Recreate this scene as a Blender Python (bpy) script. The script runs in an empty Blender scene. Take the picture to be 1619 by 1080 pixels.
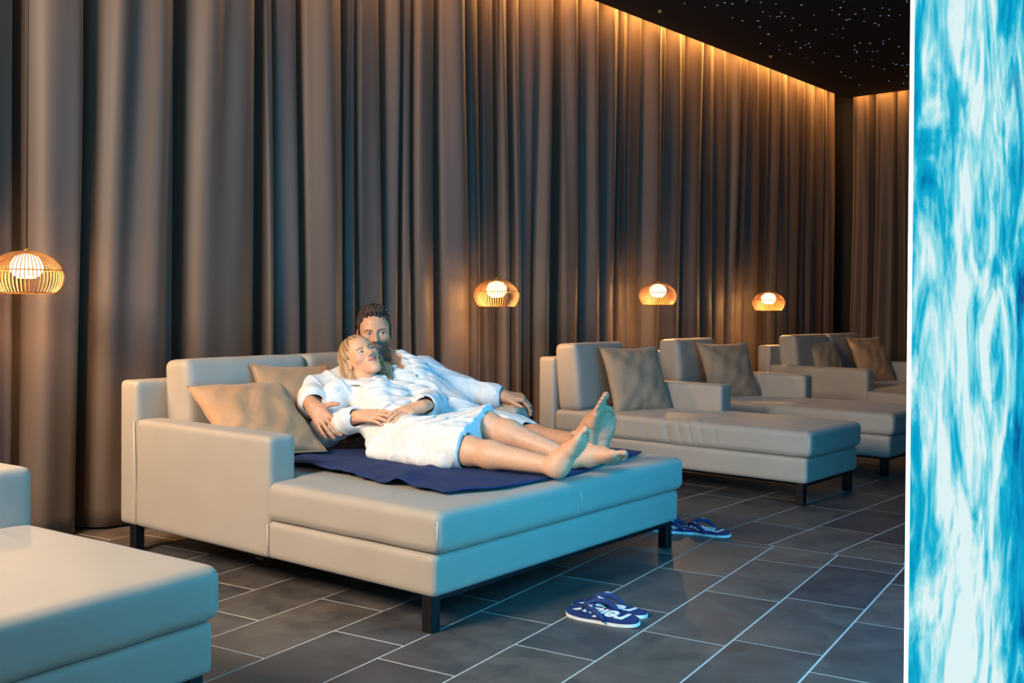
import bpy, bmesh, math, random
import numpy as np
from mathutils import Vector, Matrix

# ------------------------------------------------------------------ camera, world, lights, exposure
scene = bpy.context.scene
col = scene.collection
random.seed(7)
rng = np.random.default_rng(7)

def srgb(r, g, b):
    f = lambda c: (c / 255 / 12.92) if c / 255 <= 0.04045 else ((c / 255 + 0.055) / 1.055) ** 2.4
    return (f(r), f(g), f(b), 1.0)

CAM_H = 1.08
pitch, roll = 0.0094, 0.0064
Fw = Vector((0, math.cos(pitch), -math.sin(pitch)))
R0 = Vector((1, 0, 0)); U0 = Vector((0, math.sin(pitch), math.cos(pitch)))
Rt = R0 * math.cos(roll) + U0 * math.sin(roll)
Up = -R0 * math.sin(roll) + U0 * math.cos(roll)
cam_data = bpy.data.cameras.new('camera')
cam = bpy.data.objects.new('camera', cam_data); col.objects.link(cam)
cam_data.sensor_fit = 'HORIZONTAL'; cam_data.sensor_width = 36.0
cam_data.lens = 1635.11 / 1619 * 36.0
cam_data.shift_y = -(540 - 497.2) / 1619
cam_data.clip_start = 0.05
M = Matrix((Rt, Up, -Fw)).transposed().to_4x4()
M.translation = Vector((0, 0, CAM_H))
cam.matrix_world = M
scene.camera = cam

world = bpy.data.worlds.new('world'); scene.world = world
world.use_nodes = True
world.node_tree.nodes['Background'].inputs[0].default_value = (0.10, 0.16, 0.30, 1)
world.node_tree.nodes['Background'].inputs[1].default_value = 0.04

def area_light(name, loc, target, sx, sy, power, color, spread=None):
    d = bpy.data.lights.new(name, 'AREA'); d.shape = 'RECTANGLE'; d.size = sx; d.size_y = sy
    d.energy = power; d.color = color
    if spread: d.spread = spread
    o = bpy.data.objects.new(name, d); col.objects.link(o); o.location = loc
    o.rotation_euler = (Vector(target) - Vector(loc)).to_track_quat('-Z', 'Y').to_euler()
    return o

area_light('key_softbox', (-2.9, 1.2, 2.75), (-0.5, 4.4, 0.4), 1.3, 1.3, 262, (1.0, 0.87, 0.72))
area_light('front_softbox', (0.35, -0.7, 2.0), (0.6, 5.0, 0.6), 0.7, 0.7, 15, (0.94, 0.97, 1.0))

scene.view_settings.view_transform = 'Standard'
scene.view_settings.look = 'None'
scene.view_settings.exposure = 0.0
scene.view_settings.gamma = 1.0
scene.view_settings.use_curve_mapping = False

# ------------------------------------------------------------------ helpers: materials
def new_mat(name):
    m = bpy.data.materials.new(name); m.use_nodes = True
    nt = m.node_tree; b = nt.nodes['Principled BSDF']
    return m, nt, b

def fabric(name, c1, c2, rough=0.8, scale=9.0, weave=900.0, weave_str=0.12, wrinkle=0.0, wr_scale=7.0, sheen=0.0, stretch=(1, 1, 1), metallic=0.0):
    m, nt, b = new_mat(name); N = nt.nodes; L = nt.links
    tc = N.new('ShaderNodeTexCoord'); mp = N.new('ShaderNodeMapping'); mp.inputs['Scale'].default_value = stretch
    L.new(tc.outputs['Object'], mp.inputs[0])
    n = N.new('ShaderNodeTexNoise'); n.inputs['Scale'].default_value = scale; n.inputs['Detail'].default_value = 6
    L.new(mp.outputs[0], n.inputs[0])
    w = N.new('ShaderNodeTexNoise'); w.inputs['Scale'].default_value = weave; w.inputs['Detail'].default_value = 2
    L.new(tc.outputs['Object'], w.inputs[0])
    mx = N.new('ShaderNodeMix'); mx.data_type = 'RGBA'
    mx.inputs[6].default_value = c1; mx.inputs[7].default_value = c2
    ad = N.new('ShaderNodeMath'); ad.operation = 'MULTIPLY_ADD'
    L.new(w.outputs[0], ad.inputs[0]); ad.inputs[1].default_value = 0.35; L.new(n.outputs[0], ad.inputs[2])
    sb = N.new('ShaderNodeMath'); sb.operation = 'SUBTRACT'; L.new(ad.outputs[0], sb.inputs[0]); sb.inputs[1].default_value = 0.18
    L.new(sb.outputs[0], mx.inputs[0]); L.new(mx.outputs[2], b.inputs['Base Color'])
    b.inputs['Roughness'].default_value = rough
    b.inputs['Metallic'].default_value = metallic
    if sheen:
        b.inputs['Sheen Weight'].default_value = sheen; b.inputs['Sheen Roughness'].default_value = 0.4
    bp = N.new('ShaderNodeBump'); bp.inputs['Strength'].default_value = weave_str; bp.inputs['Distance'].default_value = 0.002
    L.new(w.outputs[0], bp.inputs['Height']); L.new(bp.outputs[0], b.inputs['Normal'])
    if wrinkle:
        n2 = N.new('ShaderNodeTexNoise'); n2.inputs['Scale'].default_value = wr_scale; n2.inputs['Detail'].default_value = 3; n2.inputs['Distortion'].default_value = 0.6
        L.new(mp.outputs[0], n2.inputs[0])
        bp2 = N.new('ShaderNodeBump'); bp2.inputs['Strength'].default_value = wrinkle; bp2.inputs['Distance'].default_value = 0.02
        L.new(n2.outputs[0], bp2.inputs['Height']); L.new(bp.outputs[0], bp2.inputs['Normal'])
        L.new(bp2.outputs[0], b.inputs['Normal'])
    return m

def plain(name, c, rough=0.5, metallic=0.0, var=0.15, scale=30.0, emit=None, emit_str=0.0):
    m, nt, b = new_mat(name); N = nt.nodes; L = nt.links
    tc = N.new('ShaderNodeTexCoord')
    n = N.new('ShaderNodeTexNoise'); n.inputs['Scale'].default_value = scale; n.inputs['Detail'].default_value = 4
    L.new(tc.outputs['Object'], n.inputs[0])
    mx = N.new('ShaderNodeMix'); mx.data_type = 'RGBA'
    mx.inputs[6].default_value = tuple(x * (1 - var) for x in c[:3]) + (1,); mx.inputs[7].default_value = tuple(min(1, x * (1 + var)) for x in c[:3]) + (1,)
    L.new(n.outputs[0], mx.inputs[0]); L.new(mx.outputs[2], b.inputs['Base Color'])
    b.inputs['Roughness'].default_value = rough; b.inputs['Metallic'].default_value = metallic
    if emit:
        b.inputs['Emission Color'].default_value = emit; b.inputs['Emission Strength'].default_value = emit_str
    return m

def attr_mat(name, rough=0.5, spec=0.4, sss=0.0, bump=0.0, bump_scale=200.0):
    """base colour comes from the colour attribute of the mesh (skin, lips, brows ...)"""
    m, nt, b = new_mat(name); N = nt.nodes; L = nt.links
    a = N.new('ShaderNodeAttribute'); a.attribute_name = 'Col'
    n = N.new('ShaderNodeTexNoise'); n.inputs['Scale'].default_value = 60; n.inputs['Detail'].default_value = 5
    tc = N.new('ShaderNodeTexCoord'); L.new(tc.outputs['Object'], n.inputs[0])
    hs = N.new('ShaderNodeHueSaturation'); mr = N.new('ShaderNodeMapRange')
    mr.inputs[1].default_value = 0.3; mr.inputs[2].default_value = 0.7; mr.inputs[3].default_value = 0.93; mr.inputs[4].default_value = 1.07
    L.new(n.outputs[0], mr.inputs[0]); L.new(mr.outputs[0], hs.inputs['Value']); L.new(a.outputs[0], hs.inputs['Color'])
    L.new(hs.outputs[0], b.inputs['Base Color'])
    b.inputs['Roughness'].default_value = rough; b.inputs['Specular IOR Level'].default_value = spec
    if sss:
        b.inputs['Subsurface Weight'].default_value = sss; b.inputs['Subsurface Radius'].default_value = (0.012, 0.005, 0.003)
        b.inputs['Subsurface Scale'].default_value = 0.6
    if bump:
        n2 = N.new('ShaderNodeTexNoise'); n2.inputs['Scale'].default_value = bump_scale; n2.inputs['Detail'].default_value = 3
        L.new(tc.outputs['Object'], n2.inputs[0])
        bp = N.new('ShaderNodeBump'); bp.inputs['Strength'].default_value = bump; bp.inputs['Distance'].default_value = 0.004
        L.new(n2.outputs[0], bp.inputs['Height']); L.new(bp.outputs[0], b.inputs['Normal'])
    return m

# ------------------------------------------------------------------ helpers: objects
def mesh_obj(name, verts, faces, mat, parent=None, smooth=False):
    me = bpy.data.meshes.new(name); me.from_pydata([tuple(v) for v in verts], [], [tuple(f) for f in faces]); me.update()
    o = bpy.data.objects.new(name, me); col.objects.link(o)
    if mat: me.materials.append(mat)
    if smooth: me.shade_smooth()
    if parent: o.parent = parent
    return o

def bm_obj(name, bm, mat, parent=None, smooth=False):
    bmesh.ops.recalc_face_normals(bm, faces=bm.faces)
    me = bpy.data.meshes.new(name); bm.to_mesh(me); bm.free()
    o = bpy.data.objects.new(name, me); col.objects.link(o)
    if mat: me.materials.append(mat)
    if smooth: me.shade_smooth()
    if parent: o.parent = parent
    return o

def empty(name, loc, rz=0.0):
    o = bpy.data.objects.new(name, None); col.objects.link(o); o.location = loc; o.rotation_euler = (0, 0, rz)
    o.empty_display_size = 0.1
    return o

def tag(o, label=None, cat=None, group=None, kind=None):
    if label: o['label'] = label
    if cat: o['category'] = cat
    if group: o['group'] = group
    if kind: o['kind'] = kind
    return o

def bm_box(bm, lo, hi, bevel=0.0, seg=2):
    r = bmesh.ops.create_cube(bm, size=1.0)
    vs = r['verts']; lo = Vector(lo); hi = Vector(hi); c = (lo + hi) / 2; s = hi - lo
    for v in vs: v.co = Vector((v.co.x * s.x, v.co.y * s.y, v.co.z * s.z)) + c
    if bevel:
        es = list({e for v in vs for e in v.link_edges})
        bmesh.ops.bevel(bm, geom=es, offset=bevel, segments=seg, profile=0.5, affect='EDGES')

def tube_data(pts, r, n=8, closed=False, cap=True):
    """verts, faces of a tube following pts; r is a number or one radius per point"""
    pts = [Vector(p) for p in pts]; V = []; Fs = []
    m = len(pts); rs = r if hasattr(r, '__len__') else [r] * m
    prev = None
    for i, p in enumerate(pts):
        if closed: t = pts[(i + 1) % m] - pts[i - 1]
        else: t = pts[min(i + 1, m - 1)] - pts[max(i - 1, 0)]
        t.normalize()
        if prev is None:
            a = Vector((0, 0, 1)) if abs(t.z) < 0.9 else Vector((1, 0, 0)); prev = t.cross(a).normalized()
        else:
            prev = (prev - t * prev.dot(t)).normalized()
        q = t.cross(prev)
        for k in range(n):
            an = 2 * math.pi * k / n
            V.append(p + (prev * math.cos(an) + q * math.sin(an)) * rs[i])
    for i in range(m if closed else m - 1):
        j = (i + 1) % m
        for k in range(n):
            k2 = (k + 1) % n
            Fs.append((i * n + k, i * n + k2, j * n + k2, j * n + k))
    if cap and not closed:
        Fs.append(tuple(range(n))[::-1]); Fs.append(tuple((m - 1) * n + k for k in range(n)))
    return V, Fs

def tube_obj(name, pts, r, mat, parent=None, n=8, closed=False):
    V, Fs = tube_data(pts, r, n, closed)
    return mesh_obj(name, V, Fs, mat, parent, True)

# ------------------------------------------------------------------ helpers: implicit surfaces -> one continuous mesh
def smin(a, b, k):
    if k <= 0: return np.minimum(a, b)
    h = np.maximum(k - np.abs(a - b), 0) / k
    return np.minimum(a, b) - h * h * k * 0.25

class Model:
    """sequence of rounded primitives, blended smoothly"""
    def __init__(s): s.p = []; s.post = None
    def _add(s, fn, lo, hi, k, sub): s.p.append((fn, np.array(lo, float), np.array(hi, float), k, sub))
    def cone(s, a, b, r1, r2=None, k=0.02, sub=False, flat=None):
        """tapered capsule; flat=(axis, factor) squashes it along that axis"""
        a = np.array(a, np.float32); b = np.array(b, np.float32); r2 = r1 if r2 is None else r2
        ba = b - a; L2 = max(ba @ ba, 1e-12)
        if flat is not None:
            n = np.array(flat[0], np.float32); n /= np.linalg.norm(n); fs = flat[1]
        def fn(P):
            d = P - a
            t = np.clip((d @ ba) / L2, 0, 1)
            q = d - t[..., None] * ba
            if flat is not None:
                qn = q @ n
                l = np.sqrt(np.maximum(np.einsum('...i,...i->...', q, q) - qn * qn, 0) + (qn / fs) ** 2)
                return (l - (r1 + (r2 - r1) * t)) * (fs if fs < 1 else 1)
            return np.sqrt(np.einsum('...i,...i->...', q, q)) - (r1 + (r2 - r1) * t)
        R = max(r1, r2) * (max(1, flat[1]) if flat is not None else 1)
        s._add(fn, np.minimum(a, b) - R, np.maximum(a, b) + R, k, sub)
    def chain(s, pts, rs, k=0.02, sub=False, flat=None):
        for i in range(len(pts) - 1): s.cone(pts[i], pts[i + 1], rs[i], rs[i + 1], k, sub, flat)
    def ell(s, c, r, R=None, k=0.02, sub=False):
        c = np.array(c, np.float32); r = np.array(r, np.float32); R = np.eye(3, dtype=np.float32) if R is None else np.array(R, np.float32)  # columns = axes
        def fn(P):
            q = (P - c) @ R
            a = q / r; b_ = a / r; k0 = np.sqrt(np.einsum('...i,...i->...', a, a)); k1 = np.sqrt(np.einsum('...i,...i->...', b_, b_)) + 1e-9
            return k0 * (k0 - 1) / k1
        ext = np.sqrt(((R * r) ** 2).sum(1))
        s._add(fn, c - ext, c + ext, k, sub)
    def box(s, c, h, rad, R=None, k=0.02, sub=False):
        c = np.array(c, np.float32); h = np.array(h, np.float32); R = np.eye(3, dtype=np.float32) if R is None else np.array(R, np.float32)
        def fn(P):
            q = np.abs((P - c) @ R) - (h - rad)
            return np.sqrt((np.maximum(q, 0) ** 2).sum(-1)) + np.minimum(q.max(-1), 0) - rad
        ext = np.abs(R) @ h
        s._add(fn, c - ext, c + ext, k, sub)
    def bounds(s):
        lo = np.min([p[1] for p in s.p if not p[4]], 0); hi = np.max([p[2] for p in s.p if not p[4]], 0)
        return lo - 0.03, hi + 0.03
    def eval(s, P, cen=None, rad=0.0):
        D = np.full(P.shape[:-1], 0.5, np.float32)
        for fn, lo, hi, k, sub in s.p:
            m = ((cen > lo - rad - k - 0.03) & (cen < hi + rad + k + 0.03)).all(-1)
            if not m.any(): continue
            d = fn(P[m])
            if sub: D[m] = -smin(-D[m], d, k)
            else: D[m] = smin(D[m], d, k)
        if s.post is not None: D = s.post(P, D)
        return D

def polygonize(model, h, bounds=None, B=8):
    """sparse surface nets of a Model (zero level); returns verts (n,3), quads (m,4)"""
    lo, hi = bounds if bounds is not None else model.bounds()
    lo = np.array(lo, float); hi = np.array(hi, float)
    nb = np.ceil((hi - lo) / (h * B)).astype(int) + 1
    I = np.stack(np.meshgrid(*[np.arange(n) for n in nb], indexing='ij'), -1).reshape(-1, 3)
    C = lo + (I + 0.5) * B * h
    half = B * h * 0.5
    D = model.eval(C[:, None, :].astype(np.float32), C, half * 2)[:, 0]
    I = I[np.abs(D) < half * 1.7321 * 1.12 + 0.007]
    g = np.stack(np.meshgrid(*[np.arange(B + 1)] * 3, indexing='ij'), -1)
    offs = (g.reshape(-1, 3)) * h
    keys = []; vpos = []; edges = []
    BIG = 1 << 20
    dims = nb * B + 2
    key = lambda a: (a[..., 0].astype(np.int64) * dims[1] + a[..., 1]) * dims[2] + a[..., 2]
    ce = np.array([[i, j, k] for i in (0, 1) for j in (0, 1) for k in (0, 1)])
    eds = [(a, b) for a in range(8) for b in range(a + 1, 8) if np.abs(ce[a] - ce[b]).sum() == 1]
    for st in range(0, len(I), 400):
        J = I[st:st + 400]
        base = lo + J * B * h
        P = (base[:, None, :] + offs[None]).astype(np.float32)
        V = model.eval(P, base + half, half).reshape((-1,) + (B + 1,) * 3)
        S = V < 0
        cor = [V[:, c[0]:c[0] + B, c[1]:c[1] + B, c[2]:c[2] + B] for c in ce]
        cs = sum((c < 0).astype(np.int8) for c in cor)
        w = np.argwhere((cs > 0) & (cs < 8))
        if len(w) == 0: continue
        vals = np.stack([c[w[:, 0], w[:, 1], w[:, 2], w[:, 3]] for c in cor], -1)
        acc = np.zeros((len(w), 3)); cnt = np.zeros(len(w))
        for a, b in eds:
            va, vb = vals[:, a], vals[:, b]; x = (va < 0) != (vb < 0)
            t = np.where(x, va / np.where(x, va - vb, 1), 0)
            pt = ce[a] + t[:, None] * (ce[b] - ce[a])
            acc += np.where(x[:, None], pt, 0); cnt += x
        cell = J[w[:, 0]] * B + w[:, 1:]
        keys.append(key(cell)); vpos.append(lo + (cell + acc / cnt[:, None]) * h)
        for ax in range(3):
            sl0 = [slice(None)] + [slice(0, B)] * 3; sl1 = list(sl0); sl1[ax + 1] = slice(1, B + 1)
            A = S[tuple(sl0)]; Bv = S[tuple(sl1)]
            e = np.argwhere(A != Bv)
            if len(e):
                edges.append(np.concatenate([J[e[:, 0]] * B + e[:, 1:], np.full((len(e), 1), ax), A[e[:, 0], e[:, 1], e[:, 2], e[:, 3]][:, None].astype(int)], 1))
    keys = np.concatenate(keys); vpos = np.concatenate(vpos); edges = np.concatenate(edges)
    o = np.argsort(keys); keys = keys[o]; vpos = vpos[o]
    quads = []
    for ax in range(3):
        e = edges[edges[:, 3] == ax]
        b, c = (ax + 1) % 3, (ax + 2) % 3
        q = []
        for db, dc in ((-1, -1), (0, -1), (0, 0), (-1, 0)):
            a = e[:, :3].copy(); a[:, b] += db; a[:, c] += dc
            kk = key(a); ix = np.clip(np.searchsorted(keys, kk), 0, len(keys) - 1)
            q.append(np.where(keys[ix] == kk, ix, -1))
        q = np.stack(q, 1); ok = (q >= 0).all(1); q = q[ok]; ins = e[ok, 4] == 1
        q[~ins] = q[~ins][:, ::-1]
        quads.append(q)
    return vpos, np.concatenate(quads)

def np_obj(name, V, Q, mat, parent=None, offset=(0, 0, 0), smooth=True, colors=None, relax=0):
    if relax:
        E = np.concatenate([Q[:, [0, 1]], Q[:, [1, 2]], Q[:, [2, 3]], Q[:, [3, 0]]])
        for it in range(relax):
            A = np.zeros_like(V); n = np.zeros(len(V))
            for a, b in ((0, 1), (1, 0)):
                for c in range(3): A[:, c] += np.bincount(E[:, a], V[E[:, b], c], len(V))
                n += np.bincount(E[:, a], minlength=len(V))
            V = V + 0.5 * (A / np.maximum(n, 1)[:, None] - V)
    V = V - np.array(offset)
    me = bpy.data.meshes.new(name)
    me.vertices.add(len(V)); me.vertices.foreach_set('co', V.astype(np.float32).ravel())
    me.loops.add(Q.size); me.loops.foreach_set('vertex_index', Q.astype(np.int32).ravel())
    me.polygons.add(len(Q)); me.polygons.foreach_set('loop_start', np.arange(0, Q.size, 4, dtype=np.int32))
    me.polygons.foreach_set('loop_total', np.full(len(Q), 4, np.int32))
    me.update(calc_edges=True); me.validate()
    if smooth: me.shade_smooth()
    if colors is not None:
        at = me.color_attributes.new('Col', 'FLOAT_COLOR', 'POINT')
        at.data.foreach_set('color', np.concatenate([colors, np.ones((len(colors), 1))], 1).astype(np.float32).ravel())
    me.materials.append(mat)
    ob = bpy.data.objects.new(name, me); col.objects.link(ob)
    if parent: ob.parent = parent
    return ob

# ------------------------------------------------------------------ the place: frames
YAW = 0.705
CUR_O = Vector((-2.068, 4.777, 0)); Q_O = Vector((0.174, 6.743, 0))
CEIL = 3.34

# ------------------------------------------------------------------ materials
M_sofa = fabric('greige_upholstery', srgb(162, 149, 135), srgb(175, 162, 148), rough=0.55, scale=5, weave=700, weave_str=0.16, wrinkle=0.06, wr_scale=5, sheen=0.15)
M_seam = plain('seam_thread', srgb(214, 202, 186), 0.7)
M_pillow = fabric('tan_pillow_fabric', srgb(176, 130, 92), srgb(196, 148, 108), rough=0.75, scale=8, weave=800, weave_str=0.15, wrinkle=0.45, wr_scale=9, sheen=0.2)
M_pillow2 = fabric('taupe_pillow_fabric', srgb(150, 124, 100), srgb(168, 142, 116), rough=0.7, scale=8, weave=800, weave_str=0.15, wrinkle=0.45, wr_scale=9, sheen=0.2)
M_curtain = fabric('brown_curtain_fabric', srgb(82, 65, 54), srgb(98, 78, 65), rough=0.58, scale=3, weave=420, weave_str=0.10, sheen=0.25, stretch=(1, 1, 0.25))
M_black = plain('black_metal', srgb(18, 18, 20), 0.45, 0.3)
M_towel = fabric('navy_towel', srgb(16, 34, 74), srgb(28, 52, 102), rough=0.95, scale=14, weave=500, weave_str=0.5, wrinkle=0.5, wr_scale=14)
M_ceiling = plain('black_ceiling', srgb(12, 12, 16), 0.85)
M_wall = plain('dark_wall', srgb(30, 26, 24), 0.9)
M_grout = plain('grout', srgb(190, 184, 178), 0.9, scale=90)
M_star = plain('star_point', srgb(200, 220, 255), 0.5, emit=srgb(150, 190, 235), emit_str=0.6)
M_rattan = fabric('rattan_rib', srgb(146, 92, 44), srgb(176, 116, 60), rough=0.5, scale=40, weave=300, weave_str=0.1)
M_cord = plain('black_cord', srgb(34, 32, 32), 0.6)
M_cap = plain('brass_cap', srgb(200, 170, 110), 0.35, 0.8)
M_glow = plain('lit_diffuser', srgb(255, 235, 200), 0.5, emit=(1.0, 0.72, 0.36, 1), emit_str=5.0)

def tile_material():
    m, nt, b = new_mat('slate_tile'); N = nt.nodes; L = nt.links
    tc = N.new('ShaderNodeTexCoord'); oi = N.new('ShaderNodeObjectInfo')
    ad = N.new('ShaderNodeVectorMath'); ad.operation = 'ADD'
    mul = N.new('ShaderNodeMath'); mul.operation = 'MULTIPLY'; mul.inputs[1].default_value = 37.0
    L.new(oi.outputs['Random'], mul.inputs[0]); L.new(tc.outputs['Object'], ad.inputs[0]); L.new(mul.outputs[0], ad.inputs[1])
    n1 = N.new('ShaderNodeTexNoise'); n1.inputs['Scale'].default_value = 6; n1.inputs['Detail'].default_value = 8; n1.inputs['Roughness'].default_value = 0.65; n1.inputs['Distortion'].default_value = 0.4
    L.new(ad.outputs[0], n1.inputs[0])
    cr = N.new('ShaderNodeValToRGB'); e = cr.color_ramp.elements
    e[0].position = 0.28; e[0].color = srgb(62, 60, 62); e[1].position = 0.75; e[1].color = srgb(104, 98, 94)
    L.new(n1.outputs[0], cr.inputs[0])
    tint = N.new('ShaderNodeValToRGB'); t = tint.color_ramp.elements
    t[0].position = 0.0; t[0].color = (0.62, 0.62, 0.66, 1); t[1].position = 1.0; t[1].color = (1.35, 1.18, 1.00, 1)
    for ps, c in ((0.35, (0.85, 0.84, 0.84, 1)), (0.7, (1.05, 0.97, 0.88, 1))):
        el = tint.color_ramp.elements.new(ps); el.color = c
    L.new(oi.outputs['Random'], tint.inputs[0])
    mx = N.new('ShaderNodeMix'); mx.data_type = 'RGBA'; mx.blend_type = 'MULTIPLY'; mx.inputs[0].default_value = 1
    L.new(cr.outputs[0], mx.inputs[6]); L.new(tint.outputs[0], mx.inputs[7]); L.new(mx.outputs[2], b.inputs['Base Color'])
    mr = N.new('ShaderNodeMapRange'); mr.inputs[3].default_value = 0.35; mr.inputs[4].default_value = 0.6
    L.new(n1.outputs[0], mr.inputs[0]); L.new(mr.outputs[0], b.inputs['Roughness'])
    bp = N.new('ShaderNodeBump'); bp.inputs['Strength'].default_value = 0.25; bp.inputs['Distance'].default_value = 0.004
    L.new(n1.outputs[0], bp.inputs['Height']); L.new(bp.outputs[0], b.inputs['Normal'])
    return m
M_tile = tile_material()

def water_material(name, strength, tint=None):
    """printed, back-lit picture of falling water"""
    m, nt, b = new_mat(name); N = nt.nodes; L = nt.links
    tc = N.new('ShaderNodeTexCoord'); mp = N.new('ShaderNodeMapping'); mp.inputs['Scale'].default_value = (1, 1.0, 0.55); mp.inputs['Location'].default_value = (0, 0.37, 0.2)
    L.new(tc.outputs['Object'], mp.inputs[0])
    w = N.new('ShaderNodeTexNoise'); w.inputs['Scale'].default_value = 4.2; w.inputs['Detail'].default_value = 7; w.inputs['Roughness'].default_value = 0.55; w.inputs['Distortion'].default_value = 1.8
    L.new(mp.outputs[0], w.inputs[0])
    mp2 = N.new('ShaderNodeMapping'); mp2.inputs['Scale'].default_value = (1, 1.0, 0.45); L.new(tc.outputs['Object'], mp2.inputs[0])
    w2 = N.new('ShaderNodeTexNoise'); w2.inputs['Scale'].default_value = 17; w2.inputs['Detail'].default_value = 5; w2.inputs['Distortion'].default_value = 0.9
    L.new(mp2.outputs[0], w2.inputs[0])
    sx = N.new('ShaderNodeSeparateXYZ'); L.new(tc.outputs['Object'], sx.inputs[0])
    # the picture has its brightest water in one broad column
    band = N.new('ShaderNodeMath'); band.operation = 'SUBTRACT'; L.new(sx.outputs[1], band.inputs[0]); band.inputs[1].default_value = 0.36
    b2 = N.new('ShaderNodeMath'); b2.operation = 'MULTIPLY'; L.new(band.outputs[0], b2.inputs[0]); L.new(band.outputs[0], b2.inputs[1])
    b3 = N.new('ShaderNodeMath'); b3.operation = 'MULTIPLY_ADD'; L.new(b2.outputs[0], b3.inputs[0]); b3.inputs[1].default_value = -1.3; b3.inputs[2].default_value = 0.17
    b4 = N.new('ShaderNodeMath'); b4.operation = 'MAXIMUM'; L.new(b3.outputs[0], b4.inputs[0]); b4.inputs[1].default_value = -0.10
    s1 = N.new('ShaderNodeMath'); s1.operation = 'ADD'; L.new(w.outputs[0], s1.inputs[0]); L.new(b4.outputs[0], s1.inputs[1])
    s2 = N.new('ShaderNodeMath'); s2.operation = 'MULTIPLY_ADD'; L.new(w2.outputs[0], s2.inputs[0]); s2.inputs[1].default_value = 0.34; L.new(s1.outputs[0], s2.inputs[2])
    cr = N.new('ShaderNodeValToRGB'); e = cr.color_ramp.elements
    e[0].position = 0.42; e[0].color = srgb(0, 84, 150)
    e[1].position = 0.86; e[1].color = srgb(226, 248, 250)
    for p, c in ((0.55, srgb(0, 150, 198)), (0.66, srgb(20, 182, 216)), (0.76, srgb(140, 224, 236))):
        el = e.new(p); el.color = c
    L.new(s2.outputs[0], cr.inputs[0])
    b.inputs['Base Color'].default_value = (0.01, 0.02, 0.03, 1); b.inputs['Roughness'].default_value = 0.15
    if tint:
        tm = N.new('ShaderNodeMix'); tm.data_type = 'RGBA'; tm.blend_type = 'MULTIPLY'; tm.inputs[0].default_value = 1; tm.inputs[7].default_value = tint
        L.new(cr.outputs[0], tm.inputs[6]); L.new(tm.outputs[2], b.inputs['Emission Color'])
    else: L.new(cr.outputs[0], b.inputs['Emission Color'])
    b.inputs['Emission Strength'].default_value = strength
    return m
M_water = water_material('water_print_front', 0.95)
M_water_back = water_material('boosted_glow_lounger_side', 6.4, (0.07, 0.72, 1.0, 1))  # unseen side; glow raised and tinted blue to light the loungers' feet
M_edge = plain('lit_glass_edge', srgb(230, 250, 255), 0.3, emit=srgb(225, 248, 255), emit_str=1.0)

# ------------------------------------------------------------------ floor: grout bed and slate tiles in two fields
floor = empty('floor', Q_O, -YAW)
floor_bed = mesh_obj('floor', [(-1.2, -7.5, -0.0016), (7.5, -7.5, -0.0016), (7.5, 9.5, -0.0016), (-1.2, 9.5, -0.0016),
                               (-1.2, -7.5, -0.1), (7.5, -7.5, -0.1), (7.5, 9.5, -0.1), (-1.2, 9.5, -0.1)],
                     [(0, 1, 2, 3), (7, 6, 5, 4), (0, 4, 5, 1), (1, 5, 6, 2), (2, 6, 7, 3), (3, 7, 4, 0)], M_grout)
bpy.data.objects.remove(floor); floor = floor_bed; floor.name = 'floor'
floor.location = Q_O; floor.rotation_euler = (0, 0, -YAW); tag(floor, kind='structure')
FLOOR_M = Matrix.Translation(Q_O) @ Matrix.Rotation(-YAW, 4, 'Z')

def clip(poly, fn):
    out = []
    for i in range(len(poly)):
        p, q = poly[i], poly[(i + 1) % len(poly)]; a, b = fn(p), fn(q)
        if a >= 0: out.append(p)
        if (a >= 0) != (b >= 0):
            t = a / (a - b); out.append((p[0] + (q[0] - p[0]) * t, p[1] + (q[1] - p[1]) * t))
    return out

G = 0.0042   # half a joint
border = lambda p: p[1] - (-0.902 + 0.098 * (p[0] - 2.411))      # p = (x across, y along the curtain)
polys = []
offs_far = {0: -0.01, 1: 0.16, 2: 0.07, 3: 0.188}
for k in range(-6, 21):
    x0 = 1.22 + 0.2925 * k; j0 = offs_far.get(k, random.uniform(0, 0.575))
    for n in range(-4, 16):
        y0 = j0 + 0.575 * n
        if y0 > 8.9 or x0 > 6.6: continue
        pl = [(x0 + G, y0 + G), (x0 + 0.2925 - G, y0 + G), (x0 + 0.2925 - G, y0 + 0.575 - G), (x0 + G, y0 + 0.575 - G)]
        pl = clip(pl, lambda p: border(p) - G)
        if len(pl) > 2: polys.append(pl)
th = math.atan(0.16); e1 = (math.sin(th), -math.cos(th)); e2 = (math.cos(th), math.sin(th))   # (x, y)
offs_near = {0: 0.201, -1: 0.2735, -2: 0.044, -3: 0.379, -5: -0.011, -6: 0.3, 1: 0.364}
for c in range(-14, 14):
    t0 = c * 0.2875; j0 = offs_near.get(c, random.uniform(0, 0.575))
    for n in range(-3, 10):
        s0 = j0 + 0.575 * n
        P = lambda s, t: (2.411 + e1[0] * s + e2[0] * t, -0.902 + e1[1] * s + e2[1] * t)
        pl = [P(s0 + G, t0 + G), P(s0 + G, t0 + 0.2875 - G), P(s0 + 0.575 - G, t0 + 0.2875 - G), P(s0 + 0.575 - G, t0 + G)]
        pl = clip(pl, lambda p: -border(p) - G)
        pl = clip(pl, lambda p: p[0] + 1.1)
        if len(pl) > 2: polys.append(pl)

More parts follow.
